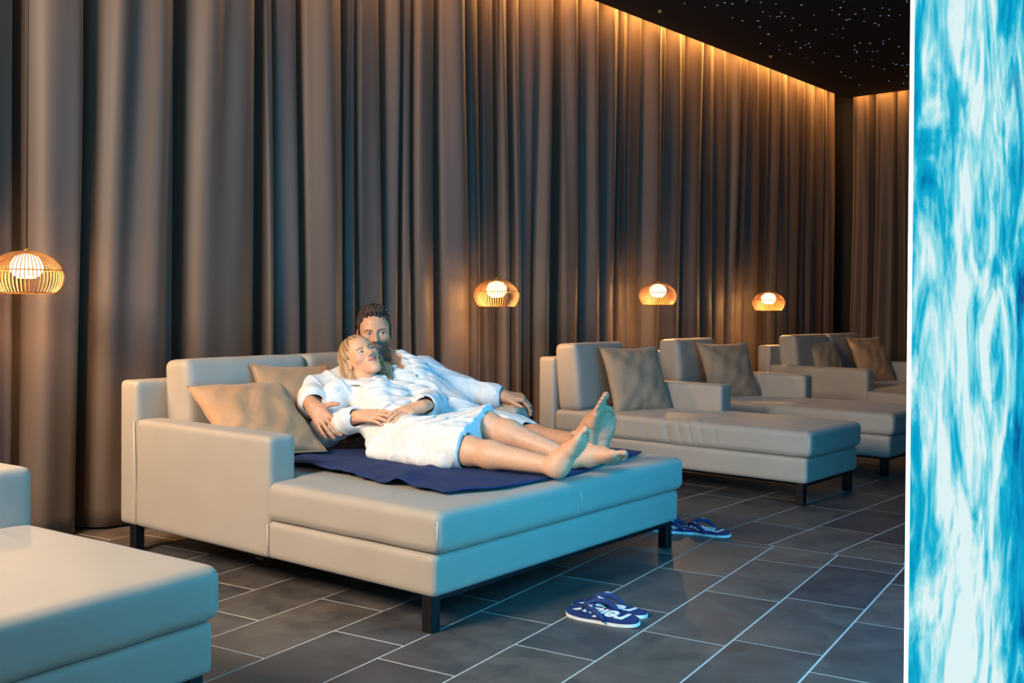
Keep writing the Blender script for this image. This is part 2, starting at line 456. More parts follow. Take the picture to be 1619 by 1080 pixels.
def poly_area(pl): return abs(sum(pl[i][0] * pl[(i + 1) % len(pl)][1] - pl[(i + 1) % len(pl)][0] * pl[i][1] for i in range(len(pl)))) / 2
def view_rank(pl):
    c = FLOOR_M @ Vector((sum(p[0] for p in pl) / len(pl), sum(p[1] for p in pl) / len(pl), 0))
    seen = c.y > 2.2 and abs(c.x / c.y) < 0.56
    return (0 if seen else 1, c.length)
polys = [p for p in polys if poly_area(p) > 0.0006]
polys.sort(key=view_rank)
def prism(pl, dz):
    n = len(pl)
    a = sum(pl[i][0] * pl[(i + 1) % n][1] - pl[(i + 1) % n][0] * pl[i][1] for i in range(n))
    if a < 0: pl = pl[::-1]
    V = [(p[0], p[1], dz) for p in pl] + [(p[0], p[1], -0.012) for p in pl]
    Fs = [tuple(range(n))] + [(i, i + n, (i + 1) % n + n, (i + 1) % n) for i in range(n)]
    return V, Fs
rest_V, rest_F = [], []
for i, pl in enumerate(polys):
    if i < 300:
        cx = sum(p[0] for p in pl) / len(pl); cy_ = sum(p[1] for p in pl) / len(pl)
        V, Fs = prism([(p[0] - cx, p[1] - cy_) for p in pl], random.uniform(-0.0006, 0.0))
        t = mesh_obj('tile', V, Fs, M_tile, floor); t.location = (cx, cy_, 0)
    else:
        V, Fs = prism(pl, 0.0); b0 = len(rest_V); rest_V += V; rest_F += [tuple(x + b0 for x in f) for f in Fs]
if rest_V:
    tag(mesh_obj('tile_field', rest_V, rest_F, M_tile, floor), kind='stuff')

# ------------------------------------------------------------------ walls, ceiling with its curtain slot and star points
CM = dict(loc=CUR_O, rz=-YAW)
def placed(o):
    o.location = CUR_O; o.rotation_euler = (0, 0, -YAW); return o
def box_obj(name, lo, hi, mat, parent=None, bevel=0.0):
    bm = bmesh.new(); bm_box(bm, lo, hi, bevel); return bm_obj(name, bm, mat, parent)
END = 8.72
tag(placed(box_obj('wall_back', (-0.40, -4.5, 0), (-0.28, END + 0.4, 3.8), M_wall)), kind='structure')
tag(placed(box_obj('wall_right', (-0.28, END + 0.28, 0), (9.5, END + 0.4, 3.8), M_wall)), kind='structure')
bm = bmesh.new(); bm_box(bm, (0.14, -4.5, CEIL), (9.5, END - 0.14, CEIL + 0.1)); bm_box(bm, (-0.28, -4.5, 3.70), (9.5, END + 0.28, 3.8))
ceiling = tag(placed(bm_obj('ceiling', bm, M_ceiling)), kind='structure')
V, Fs = [], []
for i in range(2600):
    x = random.uniform(0.5, 7.5); y = random.uniform(-3.5, END - 0.5)
    dens = math.exp(-(((x - 1.9) / 1.4) ** 2)) * 0.85 + 0.18
    if random.random() > dens: continue
    r = random.uniform(0.004, 0.0095); b0 = len(V)
    for k in range(6): V.append((x + r * math.cos(k * math.pi / 3), y + r * math.sin(k * math.pi / 3), CEIL - 0.003))
    V.append((x, y, CEIL - 0.006))
    Fs += [(b0 + (k + 1) % 6, b0 + k, b0 + 6) for k in range(6)]
tag(mesh_obj('star_points', V, Fs, M_star, ceiling), kind='stuff')

# warm light strips hidden in the slot above the curtains
def strip(name, p, q, power, size=0.05, aim=(0, 0, -1)):
    p = FL_C @ Vector(p); q = FL_C @ Vector(q)
    d = bpy.data.lights.new(name, 'AREA'); d.shape = 'RECTANGLE'; d.size = (q - p).length; d.size_y = size
    d.energy = power; d.color = (1.0, 0.46, 0.11)
    o = bpy.data.objects.new(name, d); col.objects.link(o)
    x = (q - p).normalized(); z = -(FL_C.to_3x3() @ Vector(aim)).normalized(); y = z.cross(x)
    m = Matrix((x, y, z)).transposed().to_4x4(); m.translation = (p + q) / 2; o.matrix_world = m
FL_C = Matrix.Translation(CUR_O) @ Matrix.Rotation(-YAW, 4, 'Z')
strip('cove_light_strip', (0.13, -4.0, 3.47), (0.13, END - 0.1, 3.47), 170, aim=(-0.45, 0, -1))
strip('cove_light_strip_end', (0.2, END - 0.13, 3.47), (6.0, END - 0.13, 3.47), 80, aim=(0, 0.45, -1))

# ------------------------------------------------------------------ curtains
FOLDS = [0.085, 0.591, 1.085, 1.173, 1.367, 1.69, 1.787, 1.999, 2.147, 2.24, 2.448, 2.74, 2.903, 3.053, 3.214, 3.324, 3.466, 3.717, 3.973, 4.226,
         4.501, 4.634, 4.808, 5.164, 5.512, 5.80, 5.98, 6.215, 6.593, 6.80, 7.021, 7.26, 7.464, 7.65, 7.832, 8.015, 8.18, 8.332, 8.545]
def curtain(name, folds, seed, along_u, label):
    r = random.Random(seed)
    lobes = []
    for i in range(len(folds) - 1):
        w = folds[i + 1] - folds[i]
        lobes.append(dict(w=w, A=min(0.22, 0.135 + 0.22 * w) * r.uniform(0.85, 1.15), ph=r.uniform(0, 6.28), n=max(1, round(w / 0.15)), rip=r.uniform(0.014, 0.034), sk=r.uniform(-0.25, 0.25), g=min(0.5, r.uniform(0.035, 0.065) / w * r.choice((0.6, 1, 1, 1.4)))))
    cols = []
    for i, lb in enumerate(lobes):
        n = max(18, int(lb['w'] / 0.008))
        for k in range(n): cols.append((i, k / n))
    cols.append((len(lobes) - 1, 1.0))
    zs = np.linspace(0.012, 3.64, 42)
    V = []
    for i, t in cols:
        lb = lobes[i]
        for z in zs:
            g = z / 3.64
            gp = lb['g'] * (0.65 + 0.35 * math.cos(2.3 * g + lb['ph']))
            tc = min(max((t - gp / 2) / (1 - gp), 0), 1)
            tt = min(max(tc + lb['sk'] * 0.35 * math.sin(math.pi * tc) * (1 - g), 0), 1)
            s = math.sin(math.pi * tt)
            d = lb['A'] * (s ** 0.5) - 0.155
            d += lb['rip'] * (0.35 + 0.65 * abs(math.sin(2.2 * g + lb['ph']))) * math.sin(2 * math.pi * lb['n'] * tc + lb['ph'] + 1.4 * math.sin(2.4 * g + lb['ph'])) * (s ** 0.8)
            # narrow header pleats fade out towards the floor
            d += 0.010 * max(0, g - 0.45) * math.sin(2 * math.pi * (lb['n'] + 1) * tc) * s
            # the folds belly out over the gaps between them
            y = folds[i] + lb['w'] * (t - 0.085 * math.sin(2 * math.pi * tc)) + 0.018 * math.sin(1.7 * g * 3 + lb['ph']) * s + 0.02 * math.sin(2.1 * g + 0.9 * folds[i])
            V.append((d, y, z) if along_u else (y, -d, z))
    nz = len(zs); Fs = []
    for a in range(len(cols) - 1):
        for b in range(nz - 1):
            q = (a * nz + b, (a + 1) * nz + b, (a + 1) * nz + b + 1, a * nz + b + 1)
            Fs.append(q)
    if not along_u: V = [(x, END + y, z) for x, y, z in V]
    o = placed(mesh_obj(name, V, Fs, M_curtain, None, True))
    so = o.modifiers.new('cloth', 'SOLIDIFY'); so.thickness = 0.004
    return tag(o, label, 'curtain')
left = []; y = 0.085
rl = random.Random(3)
while y > -4.2:
    y -= rl.choice((0.12, 0.3, 0.45, 0.5)); left.append(y)
curtain('curtain', left[::-1] + FOLDS + [8.66], 11, True, 'floor-length brown pleated curtain running behind the loungers')
xs = [0.10]; rl = random.Random(5)
while xs[-1] < 6.0: xs.append(xs[-1] + rl.choice((0.14, 0.2, 0.26, 0.3)))
curtain('curtain', xs, 12, False, 'short stretch of brown curtain closing off the far end of the room')

# ------------------------------------------------------------------ glowing water panel at the right
PN = Vector((0.831, 2.15, 0))
bm = bmesh.new(); bm_box(bm, (-0.009, 0, 0.0), (0.0, 2.3, CEIL - 0.002))
panel = bm_obj('water_panel', bm, M_water)
panel.data.materials.append(M_water_back); panel.data.materials.append(M_edge)
for p in panel.data.polygons: p.material_index = 0 if p.normal.x > 0.9 else (1 if p.normal.x < -0.9 else 2)
panel.location = PN; panel.rotation_euler = (0, 0, -YAW)
tag(panel, 'tall glowing glass panel printed with blue and white rushing water', 'panel')

# ------------------------------------------------------------------ loungers
HB, HT, HC, HA, HF, AW, LEN = 0.1215, 0.2627, 0.407, 0.581, 0.743, 0.131, 1.851
def soft(name, boxes, res, parent, bulge=None, post=None, mat=None, k=0.03):
    """rounded upholstery block(s): boxes = [(lo, hi, radius)]"""
    m = Model()
    for lo, hi, r in boxes:
        lo = np.array(lo); hi = np.array(hi); m.box((lo + hi) / 2, (hi - lo) / 2, r, k=k if len(boxes) > 1 else 0)
    m.post = post
    V, Qd = polygonize(m, res)
    return np_obj(name, V, Qd, mat or M_sofa, parent, relax=1)

def puff(lo, hi, ax, amp, noise=0.0, creases=None):
    lo = np.array(lo, float); hi = np.array(hi, float); c = (lo + hi) / 2; h = (hi - lo) / 2
    o = [i for i in range(3) if i != ax]
    def post(P, D):
        q = (P - c) / h
        f = np.clip(1 - q[..., o[0]] ** 2, 0, 1) * np.clip(1 - q[..., o[1]] ** 2, 0, 1)
        s = np.clip(np.abs(q[..., ax]) * 1.5 - 0.5, 0, 1)
        D = D - amp * np.sqrt(f) * s
        if noise:
            D = D - noise * (np.sin(P[..., 0] * 17 + 2 * np.sin(P[..., 1] * 9)) * np.sin(P[..., 1] * 13 + 1.3 * np.sin(P[..., 2] * 21)))
        if creases: D = creases(P, D)
        return D
    return post

def lounger(name, label, loc, yaw, W, arms, ncush, res, creases=None):
    t = empty(name, loc, -yaw); tag(t, label, 'lounger', 'upholstered loungers along the curtain')
    la, ra = 'L' in arms, 'R' in arms
    # body
    soft('back_frame', [((0.0, 0.0, HB), (0.13, W, HF), 0.018)], res, t)
    soft('base', [((0.11, 0.004, HB), (LEN, W - 0.004, HT), 0.018)], res, t)
    y0, y1 = (AW if la else 0.0), (W - AW if ra else W)
    b = [((1.0, -0.004, HT + 0.003), (LEN + 0.024, W + 0.004, HC), 0.032)]
    b.append(((0.13, y0, HT + 0.003), (1.2, y1, HC), 0.032))
    soft('seat_cushion', b, res if creases is None else 0.006, t, post=puff((0.13, 0, HT), (LEN + 0.024, W, HC), 2, 0.010, 0.0012, creases), k=0.02)
    if la: soft('armrest', [((0.125, -0.003, HB), (1.02, AW, HA), 0.022)], res, t)
    if ra: soft('armrest', [((0.125, W - AW, HB), (1.02, W + 0.003, HA), 0.022)], res, t)
    yb0, yb1 = (AW + 0.004 if la else 0.015), (W - AW - 0.004 if ra else W - 0.01)
    wc = (yb1 - yb0) / ncush
    for i in range(ncush):
        lo = (0.135, yb0 + i * wc + 0.002, HC - 0.005); hi = (0.30, yb0 + (i + 1) * wc - 0.002, 0.835)
        mm = Model(); a = math.radians(-5)
        Rm = np.array([[math.cos(a), 0, math.sin(a)], [0, 1, 0], [-math.sin(a), 0, math.cos(a)]])
        c = (np.array(lo) + np.array(hi)) / 2; h = (np.array(hi) - np.array(lo)) / 2
        mm.box(c, h, 0.035, R=Rm, k=0); mm.post = puff(lo, hi, 0, 0.022, 0.0014)
        V, Qd = polygonize(mm, res, bounds=(c - h - 0.08, c + h + 0.08)); np_obj('back_cushion', V, Qd, M_sofa, t, relax=1)
    # raised seams in a paler thread
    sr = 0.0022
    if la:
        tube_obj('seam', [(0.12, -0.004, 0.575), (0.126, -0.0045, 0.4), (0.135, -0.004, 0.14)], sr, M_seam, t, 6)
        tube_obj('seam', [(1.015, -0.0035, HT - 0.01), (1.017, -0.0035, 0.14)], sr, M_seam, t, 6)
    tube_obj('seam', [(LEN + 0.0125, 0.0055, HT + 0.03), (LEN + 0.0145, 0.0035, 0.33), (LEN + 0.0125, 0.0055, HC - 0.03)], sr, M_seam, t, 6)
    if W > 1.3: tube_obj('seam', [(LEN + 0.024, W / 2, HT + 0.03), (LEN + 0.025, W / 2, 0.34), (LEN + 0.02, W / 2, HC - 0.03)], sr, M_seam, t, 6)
    # black metal legs and rails
    for x in (0.05, LEN - 0.07):
        for y in (0.02, W - 0.065):
            bm = bmesh.new(); bm_box(bm, (x, y, 0.0), (x + 0.045, y + 0.045, HB + 0.003), 0.003, 1); bm_obj('leg', bm, M_black, t)
    bm = bmesh.new()
    for y in (0.09, W - 0.135): bm_box(bm, (0.06, y, HB - 0.022), (LEN - 0.08, y + 0.045, HB + 0.004), 0.002, 1)
    for x in (0.06, 0.9, LEN - 0.075): bm_box(bm, (x, 0.03, HB - 0.0215), (x + 0.045, W - 0.03, HB + 0.0035), 0.002, 1)
    bm_obj('base_rail', bm, M_black, t)
    return t

def q_creases(P, D):
    x = P[..., 0]; side = np.clip(1 - (P[..., 1]) / 0.07, 0, 1) * np.clip((P[..., 2] - HT) / 0.04, 0, 1)
    win = np.exp(-((x - 0.85) / 0.5) ** 2)
    ph = x * 62 + 2.5 * np.sin(x * 11) + (P[..., 2] - 0.33) * 22 * np.sin(x * 7)
    return D + 0.007 * side * win * np.clip(np.sin(ph), -0.2, 1) ** 2

MAIN_O = Vector((-1.703, 4.488, 0)); MAIN_YAW = 0.6684; MAIN_W = 1.618
lounger('double_lounger', 'wide double lounger the couple lies on, with two armrests', MAIN_O, MAIN_YAW, MAIN_W, 'LR', 2, 0.010)
lounger('lounger', 'single lounger behind the feet, its seat cushion side puckered, large taupe pillow', Q_O, YAW, 0.708, 'R', 1, 0.010, q_creases)
lounger('lounger', 'single lounger third from the left, behind the puckered one, pillow on it', Vector((0.983, 7.731, 0)), YAW, 0.708, 'R', 1, 0.012)
lounger('double_lounger', 'farthest double lounger by the room corner, with two pillows', Vector((2.13, 8.98, 0)), 0.80, 1.45, 'LR', 2, 0.014)
SW = 1.618
S_O = Vector((-2.295, 3.698, 0)) - Vector((math.sin(0.5922), math.cos(0.5922), 0)) * SW
lounger('double_lounger', 'empty lounger cut off at the lower left corner, nearest of all', S_O, 0.5922, SW, 'LR', 2, 0.010)

# ------------------------------------------------------------------ pillows
def pillow(label, frame, c, ex, ey, w, h, t, mat, seed):
    """c, ex, ey in the lounger's own axes"""
    r = random.Random(seed); n = 34
    ex = Vector(ex).normalized(); ey = Vector(ey); ey = (ey - ex * ey.dot(ex)).normalized(); nz = ex.cross(ey)
    V = []; Fs = []
    ph = [r.uniform(0, 6.28) for _ in range(8)]
    for side in (1, -1):
        for i in range(n + 1):
            for j in range(n + 1):
                x = -1 + 2 * i / n; y = -1 + 2 * j / n
                th_ = (max(0, 1 - abs(x) ** 2.6) * max(0, 1 - abs(y) ** 2.6)) ** 0.62
                cx = x * (1 - 0.075 * (1 - y * y)); cyy = y * (1 - 0.075 * (1 - x * x))
                rad = math.hypot(x, y); an = math.atan2(y, x)
                wr = 0.008 * math.sin(9 * an + ph[0] + 3 * math.sin(2 * an + ph[1])) * max(0, rad - 0.45) * min(1, th_ * 3)
                wr += 0.006 * math.sin(4 * x + 5 * y + ph[2]) * th_ + 0.004 * math.sin(11 * x - 7 * y + ph[3] + math.sin(5 * y)) * th_
                zz = side * (t / 2 * th_ + wr * side * 0.9) + 0.0
                V.append((cx * w / 2, cyy * h / 2, zz))
    N1 = (n + 1) ** 2
    for s in (0, 1):
        for i in range(n):
            for j in range(n):
                a = s * N1 + i * (n + 1) + j; q = (a, a + n + 1, a + n + 2, a + 1)
                Fs.append(q if s == 0 else q[::-1])
    B = Matrix((ex, ey, nz)).transposed()
    o = mesh_obj('pillow', [B @ Vector(v) for v in V], Fs, mat, None, True)
    bm = bmesh.new(); bm.from_mesh(o.data); bmesh.ops.remove_doubles(bm, verts=bm.verts, dist=0.0006); bm.to_mesh(o.data); bm.free()
    o.data.shade_smooth()
    loc, yaw = frame
    o.location = Matrix.Translation(loc) @ Matrix.Rotation(-yaw, 4, 'Z') @ Vector(c); o.rotation_euler = (0, 0, -yaw)
    # the piped edge
    ring = []
    for k in range(96):
        s = k / 96 * 4; q = int(s); f = -1 + 2 * (s - q)
        x, y = [(f, -1), (1, f), (-f, 1), (-1, -f)][q]
        ring.append(B @ Vector((x * (1 - 0.075 * (1 - y * y)) * w / 2, y * (1 - 0.075 * (1 - x * x)) * h / 2, 0)))
    tube_obj('edge_seam', ring, 0.0032, mat, o, 6, closed=True)
    return tag(o, label, 'pillow', 'throw pillows on the loungers')

FM = (MAIN_O, MAIN_YAW); FQ = (Q_O, YAW); FR = (Vector((0.983, 7.731, 0)), YAW); FT = (Vector((2.13, 8.98, 0)), 0.80)
pillow('tan pillow lying askew against the armrest at the left of the couple', FM, (0.535, 0.32, 0.585), (0.10, 1, 0.01), (-0.78, 0.05, 0.62), 0.46, 0.46, 0.15, M_pillow, 1)
pillow('brown pillow wedged between the leaning tan pillow and the woman', FM, (0.415, 0.66, 0.605), (0.06, 1, -0.05), (-0.42, 0.0, 0.9), 0.44, 0.42, 0.12, M_pillow, 2)
pillow('large taupe pillow on the puckered single lounger, lamplight on its top edge', FQ, (0.525, 0.36, 0.60), (0.34, 0.94, 0), (-0.38, 0.10, 0.92), 0.46, 0.46, 0.15, M_pillow2, 3)
pillow('grey-brown pillow standing on the third lounger from the left', FR, (0.53, 0.34, 0.60), (0.40, 0.92, 0), (-0.36, 0.10, 0.92), 0.46, 0.45, 0.15, M_pillow2, 4)
pillow('small dark pillow on the farthest lounger, left of its cushion gap', FT, (0.36, 0.56, 0.585), (0.1, 1, 0), (-0.3, 0.25, 0.9), 0.40, 0.40, 0.13, M_pillow2, 5)
pillow('tilted tan pillow on the farthest lounger, right of its cushion gap', FT, (0.52, 1.06, 0.60), (0.2, 1, 0.0), (-0.45, -0.25, 0.85), 0.46, 0.46, 0.14, M_pillow, 6)

# ------------------------------------------------------------------ pendant lamps
def pendant(a, z0, label):
    RAD, H = 0.145, 0.172
    base = FL_C @ Vector((0.38, a, z0))
    t = empty('pendant_lamp', base); tag(t, label, 'lamp', 'rattan pendant lamps in front of the curtain')
    prof = []
    for k in range(15):
        s = k / 14; an = math.radians(-38 + s * 121)
        r = RAD * (0.06 + 0.94 * math.cos(an))
        z = H * (0.40 + (0.60 if an > 0 else 0.65) * math.sin(an))
        prof.append((r, z))
    V, Fs = [], []
    NR = 58
    for i in range(NR):
        an = 2 * math.pi * i / NR; c, s = math.cos(an), math.sin(an)
        v, f = tube_data([(r * c, r * s, z) for r, z in prof], 0.0025, 5)
        b0 = len(V); V += v; Fs += [tuple(x + b0 for x in q) for q in f]
    tag(mesh_obj('shade_ribs', V, Fs, M_rattan, t, True), kind='stuff')
    for r, z in (prof[0], prof[6], prof[12]):
        tube_obj('shade_ring', [((r - 0.004) * math.cos(k * math.pi / 20), (r - 0.004) * math.sin(k * math.pi / 20), z) for k in range(40)], 0.0032, M_rattan, t, 6, closed=True)
    # onion-shaped lit glass, open below
    pr = [(0.012, 0.160), (0.040, 0.152), (0.060, 0.132), (0.066, 0.108), (0.060, 0.084), (0.042, 0.066), (0.03, 0.060)]
    V = []; Fs = []; n = 24
    for r, z in pr:
        for k in range(n): V.append((r * math.cos(2 * math.pi * k / n), r * math.sin(2 * math.pi * k / n), z))
    for i in range(len(pr) - 1):
        for k in range(n): Fs.append((i * n + k, (i + 1) * n + k, (i + 1) * n + (k + 1) % n, i * n + (k + 1) % n))
    mesh_obj('glass_diffuser', V, Fs, M_glow, t, True)
    V, Fs = tube_data([(0, 0, H - 0.012), (0, 0, H + 0.004), (0, 0, H + 0.012)], [0.018, 0.014, 0.005], 12); mesh_obj('cap', V, Fs, M_cap, t, True)
    tube_obj('cord', [(0, 0, H + 0.008), (0.002, 0.001, 1.2), (0, 0, CEIL - z0 - 0.01)], 0.0032, M_cord, t, 6)
    V, Fs = tube_data([(0, 0, CEIL - z0 - 0.02), (0, 0, CEIL - z0)], [0.012, 0.02], 12); mesh_obj('ceiling_mount', V, Fs, M_cap, t, True)
    d = bpy.data.lights.new('pendant_bulb', 'POINT'); d.energy = 17.0; d.color = (1.0, 0.55, 0.18); d.shadow_soft_size = 0.03
    o = bpy.data.objects.new('pendant_bulb', d); col.objects.link(o); o.parent = t; o.location = (0, 0, 0.04)
    return t
pendant(-0.346, 1.116, 'largest wicker pendant lamp, at the far left of the curtain')
pendant(2.594, 1.067, 'wicker pendant lamp hanging right of the man\'s head')
pendant(4.47, 1.086, 'wicker pendant lamp above the second lounger\'s pillow, third from the left')
pendant(6.321, 1.042, 'smallest wicker pendant lamp, farthest to the right')

# ------------------------------------------------------------------ navy towel under the couple
def towel():
    nx, ny = 120, 96; V = []; Fs = []
    def xend(y): return np.interp(y, [0.2, 0.45, 0.65, 1.1, 1.5], [1.70, 1.79, 1.815, 1.77, 1.70])
    for s in (0, 1):
        for i in range(nx + 1):
            for j in range(ny + 1):
                v = j / ny; u = i / nx
                y0 = 0.215 + 0.05 * math.sin(2.2 * u + 0.4) * (1 - u) + 0.012 * math.sin(23 * u) * (1 - u)
                y = y0 + (1.53 - y0) * v
                x = 0.345 + (xend(y) - 0.345) * u + 0.012 * math.sin(15 * v)
                fold = math.exp(-((y - 0.24) / 0.22) ** 2)
                z = 0.4245 + 0.020 * fold * (0.5 + 0.5 * math.sin(24 * x + 5 * math.sin(3.1 * x) + 9 * y)) ** 1.5 * min(1, (1.72 - x) * 3 if x < 1.72 else 0)
                z += 0.009 * max(0, math.sin(15 * x + 11 * y + 2.5 * math.sin(5 * x))) ** 3 * min(1, max(0, (1.62 - x) * 6)) + 0.0045 * (1 + math.sin(17 * x - 13 * y + 2 * math.sin(6 * y))) * 0.5 + 0.003 * (1 + math.sin(41 * x + 19 * y)) * fold
                if x > 1.77: z -= (x - 1.77) ** 2 * 2.5
                V.append((x, y, z - 0.006 * s))
    n1 = (nx + 1) * (ny + 1); id_ = lambda s, i, j: s * n1 + i * (ny + 1) + j
    for i in range(nx):
        for j in range(ny):
            Fs.append((id_(0, i, j), id_(0, i + 1, j), id_(0, i + 1, j + 1), id_(0, i, j + 1)))
            Fs.append((id_(1, i, j), id_(1, i, j + 1), id_(1, i + 1, j + 1), id_(1, i + 1, j)))
    for i in range(nx):
        Fs.append((id_(0, i, 0), id_(1, i, 0), id_(1, i + 1, 0), id_(0, i + 1, 0)))
        Fs.append((id_(0, i, ny), id_(0, i + 1, ny), id_(1, i + 1, ny), id_(1, i, ny)))
    for j in range(ny):
        Fs.append((id_(0, 0, j), id_(0, 0, j + 1), id_(1, 0, j + 1), id_(1, 0, j)))
        Fs.append((id_(0, nx, j), id_(1, nx, j), id_(1, nx, j + 1), id_(0, nx, j + 1)))
    o = mesh_obj('towel', V, Fs, M_towel, None, True)
    o.location = MAIN_O; o.rotation_euler = (0, 0, -MAIN_YAW)
    return tag(o, 'rumpled navy blue towel spread under the couple', 'towel')
towel()

# ------------------------------------------------------------------ people
A3 = lambda *p: np.array(p, float)
RI = A3(0.785, 0.62, 0.0); UPV = A3(0, 0, 1.0); CA = A3(0.62, -0.785, 0.0)   # right / up / towards the room, in lounger axes
def unit(v): v = np.array(v, float); return v / np.linalg.norm(v)
def frame(fwd, up):
    f = unit(fwd); u = np.array(up, float); u = unit(u - f * (u @ f)); x = np.cross(u, f)
    return np.stack([x, u, f], 1)

def grad(m, p, e=0.002):
    Q = np.array([p + A3(e, 0, 0), p - A3(e, 0, 0), p + A3(0, e, 0), p - A3(0, e, 0), p + A3(0, 0, e), p - A3(0, 0, e), p])
    d = m.eval(Q[:, None, :], Q, 0.05)[:, 0]
    g = A3(d[0] - d[1], d[2] - d[3], d[4] - d[5]); return unit(g + 1e-9), d[6]
def onto(m, p, lift=0.0):
    p = np.array(p, float)
    for _ in range(10):
        g, d = grad(m, p); p = p - g * np.clip(d, -0.02, 0.02)
    return p + g * lift, g

def add_head(m, C, R, s, female):
    H = lambda x, y, z: C + R @ (A3(x, y, z) * s)
    def E(c, r, k, sub=False, rot=None): m.ell(H(*c), A3(*r) * s, R if rot is None else R @ rot, k, sub)
    def K(a, b, r1, r2, k, sub=False): m.cone(H(*a), H(*b), r1 * s, r2 * s, k, sub)
    E((0, 0.038, -0.018), (0.076, 0.086, 0.097), 0.02)
    E((0, 0.045, 0.028), (0.060, 0.052, 0.058), 0.03)
    E((0, -0.02, 0.03), (0.061, 0.07, 0.058), 0.03)
    jr = 0.9 if female else 1.0
    for sg in (-1, 1):
        K((sg * 0.048 * jr, -0.045, 0.0), (sg * 0.018 * jr, -0.096, 0.060), 0.022 * jr, 0.017, 0.03)
        E((sg * 0.043, -0.016, 0.056), (0.023, 0.018, 0.021), 0.022)
        E((sg * 0.079, -0.004, -0.010), (0.009, 0.031, 0.019), 0.008)
        E((sg * 0.087, -0.002, -0.006), (0.006, 0.018, 0.010), 0.006, True)
    E((0, -0.101, 0.071 if female else 0.074), (0.022 if female else 0.027, 0.017, 0.019), 0.018)
    E((0, -0.058, 0.064), (0.032, 0.030, 0.026), 0.02)
    br = 0.0075 if female else 0.0105
    for sg in (-1, 1):
        K((sg * 0.046, 0.022, 0.068), (sg * 0.013, 0.021, 0.082), br, br, 0.014)
        E((sg * 0.031, 0.003, 0.097), (0.017, 0.0105, 0.014), 0.012, True)
        E((sg * 0.031, 0.003, 0.0735), (0.0135, 0.0125, 0.0125), 0.003)
        K((sg * 0.046, 0.002, 0.073), (sg * 0.031, 0.0105, 0.0845), 0.0030, 0.0034, 0.004)
        K((sg * 0.031, 0.0105, 0.0845), (sg * 0.018, 0.003, 0.080), 0.0034, 0.0030, 0.004)
        K((sg * 0.045, 0.000, 0.072), (sg * 0.031, -0.0065, 0.0815), 0.0026, 0.0026, 0.005)
        K((sg * 0.031, -0.0065, 0.0815), (sg * 0.018, 0.000, 0.079), 0.0026, 0.0026, 0.005)
        E((sg * 0.0125, -0.031, 0.095), (0.0075, 0.0065, 0.009), 0.007)
    dn = 0.0 if female else 0.004
    K((0, 0.020, 0.084), (0, -0.022 - dn, 0.108), 0.0065, 0.0095, 0.012)
    E((0, -0.027 - dn, 0.108), (0.0105, 0.0085, 0.0105), 0.008)
    up = 0.0035; lr = 1.0 if female else 0.72
    for sg in (-1, 1):
        K((sg * 0.024, -0.0545 + up - dn, 0.079), (sg * 0.006, -0.0505 - dn, 0.0915), 0.0035 * lr, 0.0048 * lr, 0.004)
        K((sg * 0.021, -0.0570 + up - dn, 0.079), (0, -0.0625 - dn, 0.0905), 0.0035 * lr, 0.0058 * lr, 0.004)
    return H

def face_colors(V, Cc, C, R, s, skin, lip, brow, iris, stubble=None):
    dn = 0.0 if stubble is None else 0.004; lh = 0.0105 if stubble is None else 0.0072; by = 0.0235 if stubble is None else 0.0195
    q = ((V - C) @ R) / s
    x, y, z = q[:, 0], q[:, 1], q[:, 2]; ax = np.abs(x)
    front = (z > 0.03) & (np.abs(y) < 0.14) & (ax < 0.08)
    def mixc(mask, c, a):
        w = (mask * a)[:, None]; Cc[:] = Cc * (1 - w) + np.array(c[:3]) * w
    sm = lambda v, a, b: np.clip((v - a) / (b - a), 0, 1)
    # warmer cheeks and nose
    mixc(front * np.exp(-((ax - 0.04) / 0.018) ** 2 - ((y + 0.025) / 0.02) ** 2), [skin[0] * 1.02, skin[1] * 0.82, skin[2] * 0.8], 0.55)
    if stubble is not None:
        b = np.clip(sm(-y, 0.030, 0.055) * sm(z, -0.02, 0.02) + 0, 0, 1) * (np.exp(-(np.maximum(ax - 0.058, 0) / 0.012) ** 2)) * sm(y, -0.15, -0.12)
        mous = np.exp(-((y + 0.046) / 0.006) ** 2) * (ax < 0.028) * (z > 0.06)
        side = (ax > 0.052) * np.exp(-((z - 0.012) / 0.016) ** 2) * (y < 0.03) * (y > -0.08)
        mixc(np.clip(b * 1.3 + mous + side, 0, 1), stubble, 0.8)
    lips = (z > 0.072) * ((ax / 0.0265) ** 2 + ((y + 0.0568 + dn - 0.0035 * (ax / 0.024) ** 2) / lh) ** 2 < 1)
    mixc(lips, lip, 0.85)
    mixc((z > 0.072) * (ax < 0.026) * (np.abs(y + 0.0565 + dn - 0.0045 * (ax / 0.024) ** 2) < 0.0016), [lip[0] * 0.35, lip[1] * 0.3, lip[2] * 0.3], 0.9)  # shade between the lips painted as a dark line, no groove carved
    # eyes
    e = (((ax - 0.031) / 0.0122) ** 2 + ((y - 0.002) / 0.0050) ** 2 < 1) & (z > 0.07)
    mixc(e, (0.50, 0.47, 0.45), 1.0)
    ix = np.where(x > 0, x - 0.031, x + 0.031)
    look = iris[1]
    mixc(e & ((ix - look[0]) ** 2 + (y - 0.002 - look[1]) ** 2 < 0.0058 ** 2), iris[0], 1.0)
    mixc((z > 0.068) * np.exp(-((y - 0.0075 + 18.0 * (ax - 0.031) ** 2) / 0.0020) ** 2) * (np.abs(ax - 0.031) < 0.016), (0.05, 0.03, 0.02), 0.85)
    # brows
    mixc((z > 0.055) * np.exp(-((y - by - 0.1 * (ax - 0.03) + 9 * (ax - 0.034) ** 2) / 0.0042) ** 2) * (np.abs(ax - 0.031) < 0.019), brow, 0.85)
    # nostrils
    mixc((z > 0.09) * (y < -0.033) * (y > -0.04) * (np.abs(ax - 0.008) < 0.004), (0.2, 0.09, 0.06), 0.4)

